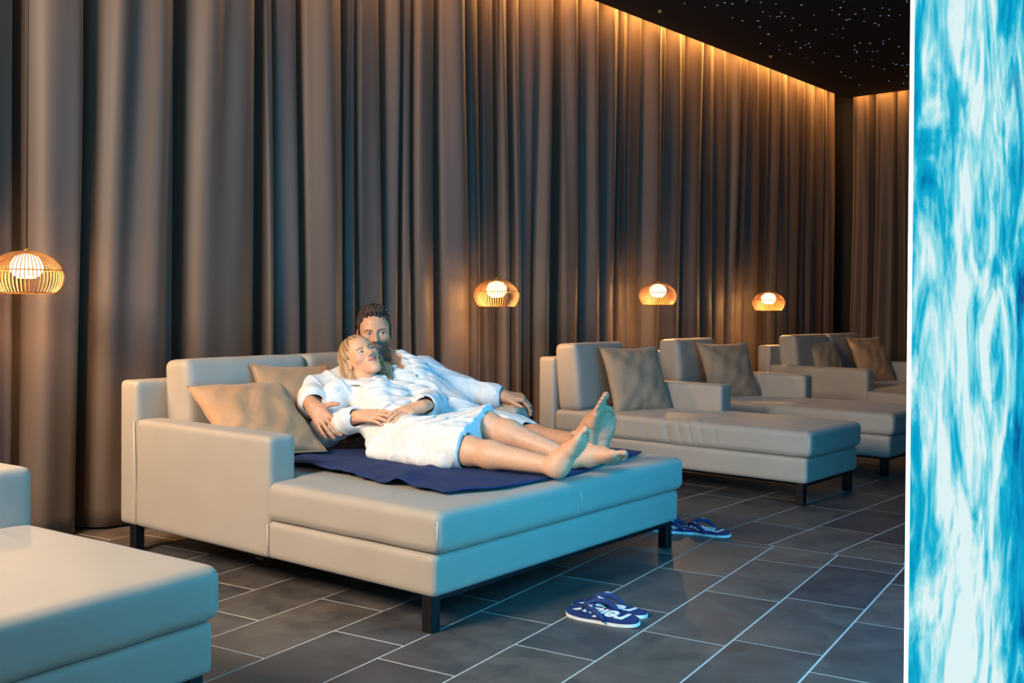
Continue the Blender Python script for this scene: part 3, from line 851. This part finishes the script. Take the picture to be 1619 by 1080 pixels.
def add_hand(m, W, D, N, thumb, s=1.0, curl=(15, 20, 12), spread=5.0, tcurl=20.0, tout=42.0):
    """palm, four fingers of unequal length and a thumb leaving the side of the palm"""
    D = unit(D); N = np.array(N, float); N = unit(N - D * (N @ D)); Y = np.cross(N, D) * thumb     # Y points to the thumb side
    P = lambda d, y, n: W + (D * d + Y * y + N * n) * s
    kn = [(0.088, 0.029), (0.093, 0.010), (0.088, -0.010), (0.079, -0.028)]
    m.cone(P(-0.03, 0, 0), P(0.015, 0, 0), 0.026 * s, 0.025 * s, 0.02, flat=(N, 0.72))
    for (d, y) in kn:
        m.cone(P(0.008, y * 0.55, 0), P(d, y, 0.002), 0.016 * s, 0.0112 * s, 0.014)
    m.cone(P(0.015, 0.012, -0.006), P(0.05, 0.026, -0.006), 0.018 * s, 0.014 * s, 0.014)
    ln = [(0.042, 0.025, 0.019), (0.046, 0.029, 0.020), (0.042, 0.027, 0.019), (0.034, 0.020, 0.017)]
    for i, (d, y) in enumerate(kn):
        a = math.radians(spread * (1.5 - i)); dirv = D * math.cos(a) + Y * math.sin(a)
        p = P(d, y, 0.002); ang = 0.0; r = [0.0094, 0.0086, 0.0078, 0.0066] if i < 3 else [0.0082, 0.0074, 0.0067, 0.0058]
        for j in range(3):
            ang += math.radians(curl[j] * (1 + 0.08 * i))
            v = dirv * math.cos(ang) - N * math.sin(ang)
            q = p + v * ln[i][j] * s
            m.cone(p, q, r[j] * s, r[j + 1] * s, 0.004)
            p = q
    a = math.radians(tout); v = D * math.cos(a) + Y * math.sin(a) - N * 0.18
    p = P(0.032, 0.030, -0.006); q = p + unit(v) * 0.038 * s
    m.cone(P(0.012, 0.016, -0.004), p, 0.015 * s, 0.0135 * s, 0.010); m.cone(p, q, 0.0125 * s, 0.0105 * s, 0.006)
    a -= math.radians(tcurl); v = D * math.cos(a) + Y * math.sin(a) - N * 0.12
    m.cone(q, q + unit(v) * 0.028 * s, 0.0105 * s, 0.0078 * s, 0.004)

def add_foot(m, Hl, D, S, big, L, ankle):
    """Hl = back of the heel on the sole, D heel->toe, S out of the sole, big = +1/-1 side of the big toe"""
    D = unit(D); S = np.array(S, float); S = unit(S - D * (S @ D)); Z = -S; Y = np.cross(Z, D) * big; s = L / 0.25
    P = lambda d, y, z: Hl + (D * d + Y * y + Z * z) * s
    m.ell(P(0.034, -0.002, 0.034), A3(0.036, 0.031, 0.034) * s, np.stack([D, Y, Z], 1), 0.02)
    m.cone(P(0.035, -0.004, 0.034), P(0.145, -0.012, 0.024), 0.030 * s, 0.022 * s, 0.025)
    m.cone(P(0.05, 0.006, 0.050), P(0.165, 0.018, 0.026), 0.028 * s, 0.019 * s, 0.025)
    met = [(0.180, 0.031, 0.017), (0.184, 0.013, 0.0145), (0.178, -0.003, 0.013), (0.169, -0.019, 0.012), (0.157, -0.033, 0.0118)]
    tip = [(0.240, 0.024, 0.0125), (0.243, 0.0085, 0.0085), (0.234, -0.0065, 0.0078), (0.221, -0.0205, 0.0072), (0.203, -0.034, 0.0070)]
    for (d, y, r), (d2, y2, r2) in zip(met, tip):
        m.cone(P(0.12, y * 0.7, 0.024), P(d, y, r + 0.001), 0.018 * s, r * s, 0.016)
        m.cone(P(d, y, r + 0.001), P(d2 - 0.012, y2, r2 + 0.006), r * 0.70 * s, r2 * 0.88 * s, 0.003)
        m.ell(P(d2 - 0.008, y2, r2 + 0.001), A3(r2 * 1.4, r2 * 1.0, r2 * 1.1) * s, np.stack([D, Y, Z], 1), 0.002)
    # ankle bones and the instep up to the shin
    m.cone(ankle, P(0.055, 0, 0.055), 0.037 * s, 0.034 * s, 0.03); m.cone(ankle, P(0.11, 0.006, 0.048), 0.032 * s, 0.026 * s, 0.035)
    m.cone(ankle, P(0.018, 0, 0.05), 0.026 * s, 0.02 * s, 0.02)
    for sg in (-1, 1): m.ell(P(0.058, sg * 0.033, 0.085), A3(0.012, 0.008, 0.013) * s, np.stack([D, Y, Z], 1), 0.014)

def wrinkles(amp, seed):
    r = np.random.default_rng(seed); ph = r.uniform(0, 6.28, 8)
    def post(P, D):
        x, y, z = P[..., 0], P[..., 1], P[..., 2]
        w1 = np.sin(26 * x + 14 * y - 22 * z + 2.4 * np.sin(11 * y + 7 * z + ph[0]) + ph[1])
        w2 = np.sin(-17 * x + 33 * y + 20 * z + 2.0 * np.sin(13 * x - 6 * z + ph[2]) + ph[3])
        w3 = np.sin(55 * x + 30 * y + 48 * z + 3.0 * np.sin(17 * x + 21 * y + ph[4]))
        w = np.sign(w1) * np.abs(w1) ** 0.8 * 0.55 + (1 - np.abs(w2)) ** 3 * 1.5 + 0.22 * w3
        return D - amp * (w - 0.4)
    return post

M_skin = attr_mat('skin', rough=0.48, spec=0.4, sss=0.12, bump=0.05)
M_robe = attr_mat('white_terry_cloth', rough=0.95, spec=0.1, bump=0.3, bump_scale=800)
def hair_mat(name, c1, c2, rough):
    m, nt, b = new_mat(name); N = nt.nodes; L = nt.links
    a = N.new('ShaderNodeAttribute'); a.attribute_name = 'Col'
    mx = N.new('ShaderNodeMix'); mx.data_type = 'RGBA'; mx.inputs[6].default_value = c1; mx.inputs[7].default_value = c2
    sp = N.new('ShaderNodeSeparateColor'); L.new(a.outputs[0], sp.inputs[0]); L.new(sp.outputs[0], mx.inputs[0])
    L.new(mx.outputs[2], b.inputs['Base Color']); b.inputs['Roughness'].default_value = rough
    return m
M_hair_m = hair_mat('dark_brown_hair', srgb(34, 24, 20), srgb(84, 60, 46), 0.7)
M_hair_w = hair_mat('blond_hair', srgb(112, 78, 50), srgb(206, 164, 116), 0.5)

PEOPLE = Matrix.Translation(MAIN_O) @ Matrix.Rotation(-MAIN_YAW, 4, 'Z')
def person(base, label):
    t = empty('person', PEOPLE @ Vector(base), -MAIN_YAW); return tag(t, label, 'person')
def body_obj(m, h, t, base, skin, fc):
    V, Qd = polygonize(m, h)
    Cc = np.tile(np.array(skin[:3]), (len(V), 1)); fc(V, Cc)
    return np_obj('body', V, Qd, M_skin, t, base, colors=Cc, relax=1)

def stroke(V, Cc, pts, w, c):
    for a, b in zip(pts[:-1], pts[1:]):
        a = np.array(a); b = np.array(b); ba = b - a; t_ = np.clip(((V - a) @ ba) / (ba @ ba), 0, 1)
        d = np.linalg.norm(V - a - t_[:, None] * ba, axis=1); Cc[d < w] = c[:3]

# ---- the man
def build_man():
    base = A3(0.88, 1.12, 0.41)
    t = person(base, 'dark-haired bearded man in an open white bathrobe, arm around the woman')
    HC_ = A3(0.443, 1.10, 0.934); R = frame(CA * 0.98 + RI * 0.17 + UPV * 0.0, UPV * 1.0 - RI * 0.085); s = 1.02
    neck = A3(0.500, 1.135, 0.775)
    shR, elR, wrR = A3(0.47, 0.955, 0.725), A3(0.415, 0.735, 0.658), A3(0.572, 0.596, 0.622)
    shL, elL, wrL = A3(0.55, 1.31, 0.735), A3(0.72, 1.455, 0.635), A3(0.922, 1.520, 0.628)
    knB, anB = A3(1.29, 1.125, 0.495), A3(1.70, 1.09, 0.508)
    knA, anA = A3(1.29, 1.22, 0.475), A3(1.725, 1.13, 0.462)
    b = Model()
    add_head(b, HC_, R, s, False)
    b.cone(neck, HC_ + R @ A3(0, -0.055, -0.028), 0.060, 0.052, 0.016)
    b.chain([A3(0.90, 1.13, 0.53), A3(0.74, 1.13, 0.60), A3(0.60, 1.13, 0.672), A3(0.54, 1.125, 0.735)], [0.09, 0.10, 0.116, 0.082], 0.05)
    b.cone(shR, shL, 0.06, 0.06, 0.05)
    b.chain([shR, elR, wrR], [0.052, 0.042, 0.029], 0.02); b.chain([shL, elL, wrL], [0.052, 0.042, 0.030], 0.02)
    add_hand(b, wrR, A3(0.156, -0.004, -0.117), CA * 0.92 + UPV * 0.15 - RI * 0.05, 1, 1.08, curl=(4, 14, 12), spread=6, tout=66, tcurl=18)
    add_hand(b, wrL, RI * 0.95 - UPV * 0.10 + CA * 0.02, UPV * 1.0 + CA * 0.35, -1, 1.05, curl=(40, 26, 12), spread=4, tout=32, tcurl=5)
    b.chain([A3(0.95, 1.12, 0.50), knB, A3(1.42, 1.115, 0.500), anB], [0.065, 0.060, 0.056, 0.036], 0.03)
    b.chain([A3(0.95, 1.22, 0.48), knA, A3(1.43, 1.19, 0.468), anA], [0.06, 0.060, 0.056, 0.036], 0.03)
    add_foot(b, A3(1.740, 1.086, 0.468), A3(0.25, 0.02, 0.968), RI * 0.80 + CA * 0.50, 1, 0.262, anB)
    add_foot(b, A3(1.772, 1.105, 0.432), UPV * 0.93 + RI * 0.20 - CA * 0.08, CA * 0.86 + RI * 0.50, -1, 0.238, anA)
    skin = srgb(210, 150, 114)
    def fc(V, Cc):
        face_colors(V, Cc, HC_, R, s, skin, srgb(178, 116, 100), srgb(58, 38, 28), (srgb(60, 66, 74)[:3], (0.0040, 0.0)), srgb(62, 44, 36))
        # rosier soles and fingertips
        sole = (V[:, 0] > 1.755) & (V[:, 2] < 0.75)
        Cc[sole] = Cc[sole] * np.array([1.02, 0.93, 0.92])
    body_obj(b, 0.0026, t, base, skin, fc)
    # robe
    m = Model()
    m.chain([A3(0.91, 1.13, 0.535), A3(0.75, 1.13, 0.605), A3(0.60, 1.13, 0.675), A3(0.53, 1.13, 0.735)], [0.135, 0.130, 0.132, 0.100], 0.06)
    m.cone(shR, shL, 0.080, 0.080, 0.06)
    m.cone(A3(0.50, 1.13, 0.76), A3(0.48, 1.13, 0.80), 0.085, 0.072, 0.04)
    m.chain([shR, elR + A3(0, 0, 0), elR * 0.35 + wrR * 0.65], [0.082, 0.078, 0.066], 0.03)
    m.chain([shL, elL, elL * 0.25 + wrL * 0.75], [0.084, 0.076, 0.058], 0.03)
    m.chain([A3(0.93, 1.12, 0.515), A3(1.27, 1.13, 0.498), A3(1.345, 1.125, 0.496)], [0.125, 0.088, 0.078], 0.05)
    m.chain([A3(0.93, 1.22, 0.49), A3(1.28, 1.21, 0.47), A3(1.345, 1.20, 0.47)], [0.115, 0.085, 0.07], 0.05)
    m.post = wrinkles(0.0042, 3)
    # shawl collar: two thick bands crossing on the chest
    core = Model(); core.p = list(m.p)
    # openings: neck and chest, cuffs, hem
    m.cone(A3(0.47, 1.115, 0.88), A3(0.545, 1.105, 0.800), 0.070, 0.062, 0.012, True)
    pts = [onto(core, p, 0.012)[0] for p in ((0.55, 1.09, 0.80), (0.62, 1.075, 0.78), (0.715, 1.05, 0.735))]
    m.chain(pts, [0.058, 0.048, 0.020], 0.010, True)
    for path in ([(0.43, 1.00, 0.80), (0.52, 0.97, 0.80), (0.60, 0.985, 0.785), (0.67, 1.01, 0.745), (0.74, 1.06, 0.71)],
                 [(0.45, 1.225, 0.82), (0.53, 1.21, 0.82), (0.605, 1.185, 0.80), (0.675, 1.15, 0.765), (0.74, 1.105, 0.72)]):
        pts = [onto(core, p, 0.004) for p in path]
        for (p, g), (q, g2) in zip(pts[:-1], pts[1:]): m.cone(p, q, 0.036, 0.036, 0.010, flat=(g + g2, 0.46))
    for e, w, a_, r in ((elR, wrR, 0.65, 0.066), (elL, wrL, 0.75, 0.058)):
        m.cone(e * (1.16 - a_) + w * (a_ - 0.16), e * (1 - a_) + w * a_, r + 0.009, r + 0.006, 0.003)
    for e, w, r in ((elR, wrR, 0.047), (elL, wrL, 0.042)):
        m.cone(e * 0.5 + w * 0.5, e * -0.35 + w * 1.35, r * 0.9, r * 1.1, 0.004, True)
    m.cone(A3(1.29, 1.125, 0.496), A3(1.50, 1.112, 0.502), 0.064, 0.070, 0.004, True)
    V, Qd = polygonize(m, 0.0042)
    Cc = np.tile(np.array(srgb(228, 227, 226)[:3]), (len(V), 1))
    np_obj('bathrobe', V, Qd, M_robe, t, base, colors=Cc, relax=1)['label'] = 'white terry bathrobe open at the chest'
    # short hair, brushed up
    h = Model(); Hh = lambda x, y, z: HC_ + R @ (A3(x, y, z) * s)
    h.ell(Hh(0, 0.050, -0.016), (0.0845, 0.090, 0.101), R, 0.01)
    h.ell(Hh(0.004, 0.106, 0.020), (0.062, 0.032, 0.066), R, 0.02)
    h.ell(Hh(0, -0.010, 0.098), (0.066, 0.100, 0.074), R, 0.010, True)
    h.ell(Hh(0, -0.09, 0.02), (0.12, 0.082, 0.13), R, 0.012, True)
    for sg in (-1, 1):
        h.ell(Hh(sg * 0.085, -0.015, -0.005), (0.018, 0.036, 0.026), R, 0.006, True)
        h.ell(Hh(sg * 0.0735, 0.012, 0.014), (0.006, 0.034, 0.014), R, 0.006)
    def tuft(P, D):
        q = (P - HC_) @ R; x, y, z = q[..., 0], q[..., 1], q[..., 2]
        topw = np.clip((y - 0.05) / 0.06, 0, 1)
        a = 0.9 * np.sin(190 * x + 140 * z + 3 * np.sin(80 * x)) * np.sin(170 * z - 130 * x + 90 * y) + 0.5 * np.sin(90 * x - 60 * z + 50 * y)
        return D - (0.0009 + 0.0034 * topw) * a - (0.0008 + 0.002 * topw) * np.sin(330 * x + 90 * y + 4 * np.sin(50 * z))
    h.post = tuft
    V, Qd = polygonize(h, 0.0024)
    q = (V - HC_) @ R; st = 0.5 + 0.5 * np.sin(330 * q[:, 0] + 60 * q[:, 2] + 3 * np.sin(70 * q[:, 1])); st *= rng.uniform(0.5, 1, len(V))
    np_obj('hair', V, Qd, M_hair_m, t, base, colors=np.stack([st] * 3, 1))['label'] = 'short dark brown hair'
    return t
build_man()

# ---- the woman
def build_woman():
    base = A3(0.95, 0.77, 0.41)
    t = person(base, 'blond woman in a white bathrobe leaning on the man and looking up')
    HC_ = A3(0.580, 0.885, 0.826); R = frame(CA * 0.756 + RI * 0.405 + UPV * 0.50, UPV * 0.85 - RI * 0.37); s = 0.90
    shR, elR, wrR = A3(0.56, 0.745, 0.668), A3(0.56, 0.675, 0.500), A3(0.82, 0.645, 0.592)
    shL, elL, wrL = A3(0.67, 0.99, 0.672), A3(0.90, 1.02, 0.628), A3(1.05, 0.80, 0.638)
    knR, anR = A3(1.43, 0.665, 0.495), A3(1.83, 0.705, 0.468)
    knL, anL = A3(1.36, 0.855, 0.575), A3(1.755, 0.915, 0.468)
    b = Model()
    add_head(b, HC_, R, s, True)
    b.chain([A3(0.62, 0.885, 0.68), A3(0.60, 0.882, 0.735), HC_ + R @ A3(0, -0.05, -0.020)], [0.062, 0.048, 0.046], 0.022)
    b.chain([A3(0.97, 0.79, 0.515), A3(0.84, 0.81, 0.555), A3(0.69, 0.86, 0.618), A3(0.63, 0.875, 0.66)], [0.085, 0.078, 0.068, 0.048], 0.04)
    b.cone(shR, shL, 0.034, 0.034, 0.04)
    b.chain([shR, elR, wrR], [0.042, 0.034, 0.024], 0.02); b.chain([shL, elL, wrL], [0.042, 0.034, 0.024], 0.02)
    add_hand(b, wrR, A3(0.165, 0.014, 0.012), UPV * 0.75 + CA * 0.66, 1, 0.95, curl=(8, 14, 10), spread=4, tout=24, tcurl=10)
    add_hand(b, wrL, A3(-0.03, -0.155, -0.030), UPV * 0.85 + CA * 0.45, -1, 0.95, curl=(8, 14, 10), spread=4, tout=24, tcurl=10)
    b.chain([A3(1.02, 0.705, 0.49), A3(1.22, 0.685, 0.495), knR, A3(1.54, 0.675, 0.488), anR], [0.055, 0.062, 0.056, 0.053, 0.032], 0.03)
    b.chain([A3(1.02, 0.86, 0.485), A3(1.2, 0.857, 0.515), knL, A3(1.47, 0.87, 0.548), anL], [0.055, 0.060, 0.056, 0.053, 0.032], 0.03)
    add_foot(b, A3(1.862, 0.702, 0.432), RI * 0.46 + UPV * 0.80 + CA * 0.14, RI * 0.66 + CA * 0.66 - UPV * 0.45, -1, 0.218, anR)
    add_foot(b, A3(1.790, 0.945, 0.434), RI * 0.72 + UPV * 0.24 + CA * 0.42, CA * 0.62 + RI * 0.30 - UPV * 0.62, -1, 0.21, anL)
    skin = srgb(228, 170, 134)
    def fc(V, Cc):
        face_colors(V, Cc, HC_, R, s, skin, srgb(196, 108, 104), srgb(110, 76, 52), (srgb(56, 52, 58)[:3], (0.003, 0.0015)))
        sole = (V[:, 0] > 1.85) & (V[:, 2] < 0.7)
        Cc[sole] = Cc[sole] * np.array([1.0, 0.92, 0.90])
    body_obj(b, 0.0026, t, base, skin, fc)
    m = Model()
    m.chain([A3(0.97, 0.795, 0.515), A3(0.84, 0.815, 0.56), A3(0.70, 0.86, 0.622), A3(0.64, 0.88, 0.655)], [0.118, 0.104, 0.100, 0.064], 0.05)
    m.cone(shR, shL, 0.054, 0.054, 0.05)
    m.ell(A3(0.765, 0.80, 0.66), (0.055, 0.05, 0.042), None, 0.05); m.ell(A3(0.79, 0.905, 0.665), (0.055, 0.05, 0.042), None, 0.05)
    m.chain([shR, elR, elR * 0.22 + wrR * 0.78], [0.066, 0.066, 0.055], 0.025)
    m.chain([shL, elL, elL * 0.30 + wrL * 0.70], [0.066, 0.064, 0.053], 0.025)
    m.chain([A3(1.0, 0.705, 0.492), A3(1.15, 0.69, 0.497), A3(1.42, 0.668, 0.503)], [0.096, 0.092, 0.088], 0.05)
    m.chain([A3(1.0, 0.86, 0.492), A3(1.2, 0.857, 0.515), A3(1.40, 0.855, 0.578)], [0.094, 0.092, 0.092], 0.04)
    m.chain([A3(1.0, 0.785, 0.495), A3(1.2, 0.78, 0.505), A3(1.40, 0.765, 0.545)], [0.092, 0.086, 0.082], 0.04)
    m.box(A3(1.15, 0.705, 0.450), A3(0.23, 0.135, 0.026), 0.024, None, 0.05)
    m.chain([A3(0.84, 0.74, 0.53), A3(0.93, 0.66, 0.47)], [0.07, 0.05], 0.05)
    m.post = wrinkles(0.0040, 5)
    core = Model(); core.p = list(m.p)
    m.cone(A3(0.575, 0.882, 0.83), A3(0.603, 0.882, 0.758), 0.062, 0.052, 0.012, True)
    for path in ([(0.55, 0.80, 0.75), (0.62, 0.79, 0.75), (0.70, 0.80, 0.73), (0.78, 0.83, 0.71), (0.86, 0.87, 0.69)],
                 [(0.60, 0.95, 0.75), (0.66, 0.925, 0.755), (0.71, 0.90, 0.75), (0.77, 0.86, 0.73)]):
        pts = [onto(core, p, 0.003) for p in path]
        for (p, g), (q, g2) in zip(pts[:-1], pts[1:]): m.cone(p, q, 0.033, 0.031, 0.005, flat=(g + g2, 0.34))
    # belt and the overlapping front edge of the skirt
    pts = [onto(m, p, 0.001) for p in ((0.86, 0.66, 0.60), (0.90, 0.72, 0.66), (0.93, 0.80, 0.67), (0.95, 0.90, 0.65))]
    for (p, g), (q, g2) in zip(pts[:-1], pts[1:]): m.cone(p, q, 0.022, 0.022, 0.006, flat=(g + g2, 0.35))
    pts = [onto(m, p, 0.000) for p in ((0.98, 0.70, 0.625), (1.10, 0.66, 0.60), (1.22, 0.64, 0.585), (1.38, 0.64, 0.575))]
    pts2 = [onto(m, (p[0] + 0.0, p[1] + 0.06, p[2] + 0.03), 0.0) for p, g in pts]
    for (p, g), (q, g2), (p2, _), (q2, _) in zip(pts[:-1], pts[1:], pts2[:-1], pts2[1:]):
        m.cone(p, q, 0.012, 0.012, 0.004, flat=(g + g2, 0.6)); m.cone((p + p2) / 2, (q + q2) / 2, 0.03, 0.03, 0.02, flat=(g + g2, 0.3))
    for e, w, a_, r in ((elR, wrR, 0.78, 0.055), (elL, wrL, 0.70, 0.053)):
        m.cone(e * (1.14 - a_) + w * (a_ - 0.14), e * (1 - a_) + w * a_, r + 0.008, r + 0.005, 0.003)
    for e, w, r in ((elR, wrR, 0.040), (elL, wrL, 0.040)):
        m.cone(e * 0.45 + w * 0.55, e * -0.35 + w * 1.35, r * 0.9, r * 1.05, 0.004, True)
    a = math.radians(14); Rh = np.array([[math.cos(a), -math.sin(a), 0], [math.sin(a), math.cos(a), 0], [0, 0, 1.0]])
    m.box(A3(1.395, 0.76, 0.55) + Rh @ A3(0.30, 0, 0), A3(0.30, 0.5, 0.5), 0.004, Rh, 0.008, True)
    m.cone(A3(1.30, 0.672, 0.50), A3(1.52, 0.665, 0.493), 0.064, 0.068, 0.004, True)
    m.cone(A3(1.28, 0.855, 0.568), A3(1.50, 0.865, 0.565), 0.064, 0.068, 0.004, True)
    V, Qd = polygonize(m, 0.0042)
    Cc = np.tile(np.array(srgb(230, 229, 228)[:3]), (len(V), 1))
    # small embroidered emblem on the sleeve
    pc, g = onto(m, A3(0.62, 0.70, 0.70)); tx = unit(np.cross(UPV, g)); ty = np.cross(g, tx); gr = srgb(186, 194, 206)
    em = lambda pts: [pc + tx * a_ + ty * b_ for a_, b_ in pts]
    stroke(V, Cc, em([(-0.016, -0.004), (-0.006, 0.006), (0.004, -0.002), (0.014, 0.010)]), 0.0042, gr)
    stroke(V, Cc, em([(-0.012, -0.016), (0.000, -0.012), (0.012, -0.006)]), 0.0036, gr)
    np_obj('bathrobe', V, Qd, M_robe, t, base, colors=Cc, relax=1)['label'] = 'white terry bathrobe closed at the neck, grey emblem'
    # shoulder-length blond hair tucked behind the ear
    h = Model(); Hh = lambda x, y, z: HC_ + R @ (A3(x, y, z) * s)
    h.ell(Hh(0, 0.046, -0.022), A3(0.0855, 0.089, 0.103) * s, R, 0.01)
    h.ell(Hh(0.012, -0.020, 0.096), A3(0.066, 0.097, 0.074) * s, R, 0.010, True)
    h.ell(Hh(0, -0.10, 0.03), A3(0.13, 0.085, 0.115) * s, R, 0.012, True)
    for sg in (-1, 1): h.ell(Hh(sg * 0.088, -0.008, 0.002), A3(0.024, 0.034, 0.027) * s, R, 0.006, True)
    h.chain([Hh(-0.050, 0.05, -0.045), Hh(-0.076, -0.02, -0.052), Hh(-0.086, -0.09, -0.046), Hh(-0.074, -0.150, -0.020)], [0.045 * s, 0.036 * s, 0.036 * s, 0.020 * s], 0.02)
    h.chain([Hh(0, 0.03, -0.07), Hh(0, -0.06, -0.085), Hh(0, -0.14, -0.075)], [0.07 * s, 0.06 * s, 0.035 * s], 0.03)
    h.chain([Hh(0.050, 0.05, -0.045), Hh(0.078, -0.03, -0.030), Hh(0.082, -0.10, -0.005), Hh(0.070, -0.185, 0.010)], [0.045 * s, 0.032 * s, 0.030 * s, 0.014 * s], 0.02)
    def strands(P, D):
        q = ((P - HC_) @ R) / s; an = np.arctan2(q[..., 0], q[..., 2] + 0.02)
        return D - 0.0010 * np.sin(61 * an + 18 * q[..., 1] + 4 * np.sin(19 * q[..., 1] + 7 * an)) - 0.0006 * np.sin(140 * an - 20 * q[..., 1]) - 0.003 * np.sin(9 * an + 30 * q[..., 1])
    h.post = strands
    V, Qd = polygonize(h, 0.0024)
    q = ((V - HC_) @ R) / s; an = np.arctan2(q[:, 0], q[:, 2] + 0.02)
    st = np.clip(0.5 + 0.25 * np.sin(61 * an + 18 * q[:, 1] + 4 * np.sin(19 * q[:, 1] + 7 * an)) + 0.3 * np.sin(23 * an + 9 * q[:, 1]) + 0.2 * np.sin(131 * an), 0, 1)
    np_obj('hair', V, Qd, M_hair_w, t, base, colors=np.stack([st] * 3, 1))['label'] = 'chin-length blond hair tucked behind the ear'
    return t
build_woman()

# ------------------------------------------------------------------ flip-flops
M_navy = fabric('navy_foam', srgb(20, 40, 88), srgb(28, 52, 108), rough=0.7, scale=30, weave=600, weave_str=0.2)
M_white = plain('white_rubber', srgb(236, 236, 232), 0.6)
def outline(n=48):
    P = []
    for k in range(n):
        a = 2 * math.pi * k / n; c, s = math.cos(a), math.sin(a)
        x = 0.140 * c
        w = 0.050 + 0.006 * (x / 0.14) - 0.007 * math.exp(-((x + 0.01) / 0.05) ** 2)
        y = w * (abs(s) ** 0.75) * (1 if s >= 0 else -1) + 0.006 * (x / 0.14)
        P.append((x, y))
    return P
def slab(name, P, z0, z1, mat, parent):
    n = len(P); V = [(x, y, z0) for x, y in P] + [(x, y, z1) for x, y in P]
    Fs = [tuple(range(n))[::-1], tuple(range(n, 2 * n))] + [(i, (i + 1) % n, n + (i + 1) % n, n + i) for i in range(n)]
    return mesh_obj(name, V, Fs, mat, parent)
def word_mesh(txt, size):
    cu = bpy.data.curves.new('w', 'FONT'); cu.body = txt; cu.size = size; cu.align_x = 'CENTER'; cu.align_y = 'CENTER'; cu.extrude = 0.0006; cu.offset = 0.0022; cu.shear = 0.25
    o = bpy.data.objects.new('w', cu); col.objects.link(o)
    bpy.context.view_layer.update()
    me = bpy.data.meshes.new_from_object(o.evaluated_get(bpy.context.evaluated_depsgraph_get()))
    bpy.data.objects.remove(o); bpy.data.curves.remove(cu)
    return me
relax_mesh = word_mesh('relax', 0.098); relax_mesh.name = 'lettering'; relax_mesh.materials.clear(); relax_mesh.materials.append(M_white)
def flip_flop(loc, rz, tilt, label):
    t = empty('flip_flop', loc, rz); t.rotation_euler = (tilt, 0, rz)
    tag(t, label, 'flip-flop', 'pairs of flip-flops on the floor')
    P = outline()
    slab('sole', P, 0.0, 0.011, M_white, t)
    slab('footbed', [(x * 0.985, y * 0.96) for x, y in P], 0.011, 0.018, M_navy, t)
    le = bpy.data.objects.new('lettering', relax_mesh); col.objects.link(le); le.parent = t; le.location = (0.0, -0.004, 0.0186)
    post = Vector((0.078, 0.002, 0.017))
    st = []
    for sg in (-1, 1):
        pts = []
        for k in range(13):
            s = k / 12
            p = post.lerp(Vector((-0.035, sg * 0.046, 0.014)), s)
            p.z = 0.018 + 0.030 * math.sin(math.pi * (0.12 + 0.88 * s)) ** 0.8 * (1 if s < 1 else 0) + (0.0 if s < 1 else -0.004)
            p.y += sg * 0.012 * math.sin(math.pi * s)
            pts.append(p)
        V, Fs = tube_data(pts, [0.005 + 0.0055 * math.sin(math.pi * min(1, 0.15 + 0.75 * k / 12)) for k in range(13)], 8)
        V = [Vector((v.x, v.y, v.z)) for v in V]
        b0 = len(st)
        o = mesh_obj('strap', V, Fs, M_navy, t, True)
        # a thin white mark on the strap
        mid = pts[6]; tube_obj('strap_mark', [pts[5] + Vector((0, 0, 0.0095)), pts[6] + Vector((0, 0, 0.010)), pts[7] + Vector((0, 0, 0.0095))], 0.0018, M_white, o, 5)
    V, Fs = tube_data([post - Vector((0, 0, 0.004)), post + Vector((-0.001, 0, 0.014))], [0.005, 0.006], 8); mesh_obj('toe_post', V, Fs, M_navy, t, True)
    return t
flip_flop((0.350, 3.635, 0.0), math.radians(150), 0.0, 'navy flip-flop half hidden under its mate, in front of the big lounger')
flip_flop((0.318, 3.535, 0.006), math.radians(143), math.radians(-9), 'navy flip-flop reading relax, on top of the nearer pair')
flip_flop((0.800, 4.93, 0.0), math.radians(160), 0.0, 'navy flip-flop half under the lounger, beside its leg, behind its mate')
flip_flop((0.915, 4.89, 0.006), math.radians(138), math.radians(-8), 'navy flip-flop reading relax, on top of the farther pair by the leg')
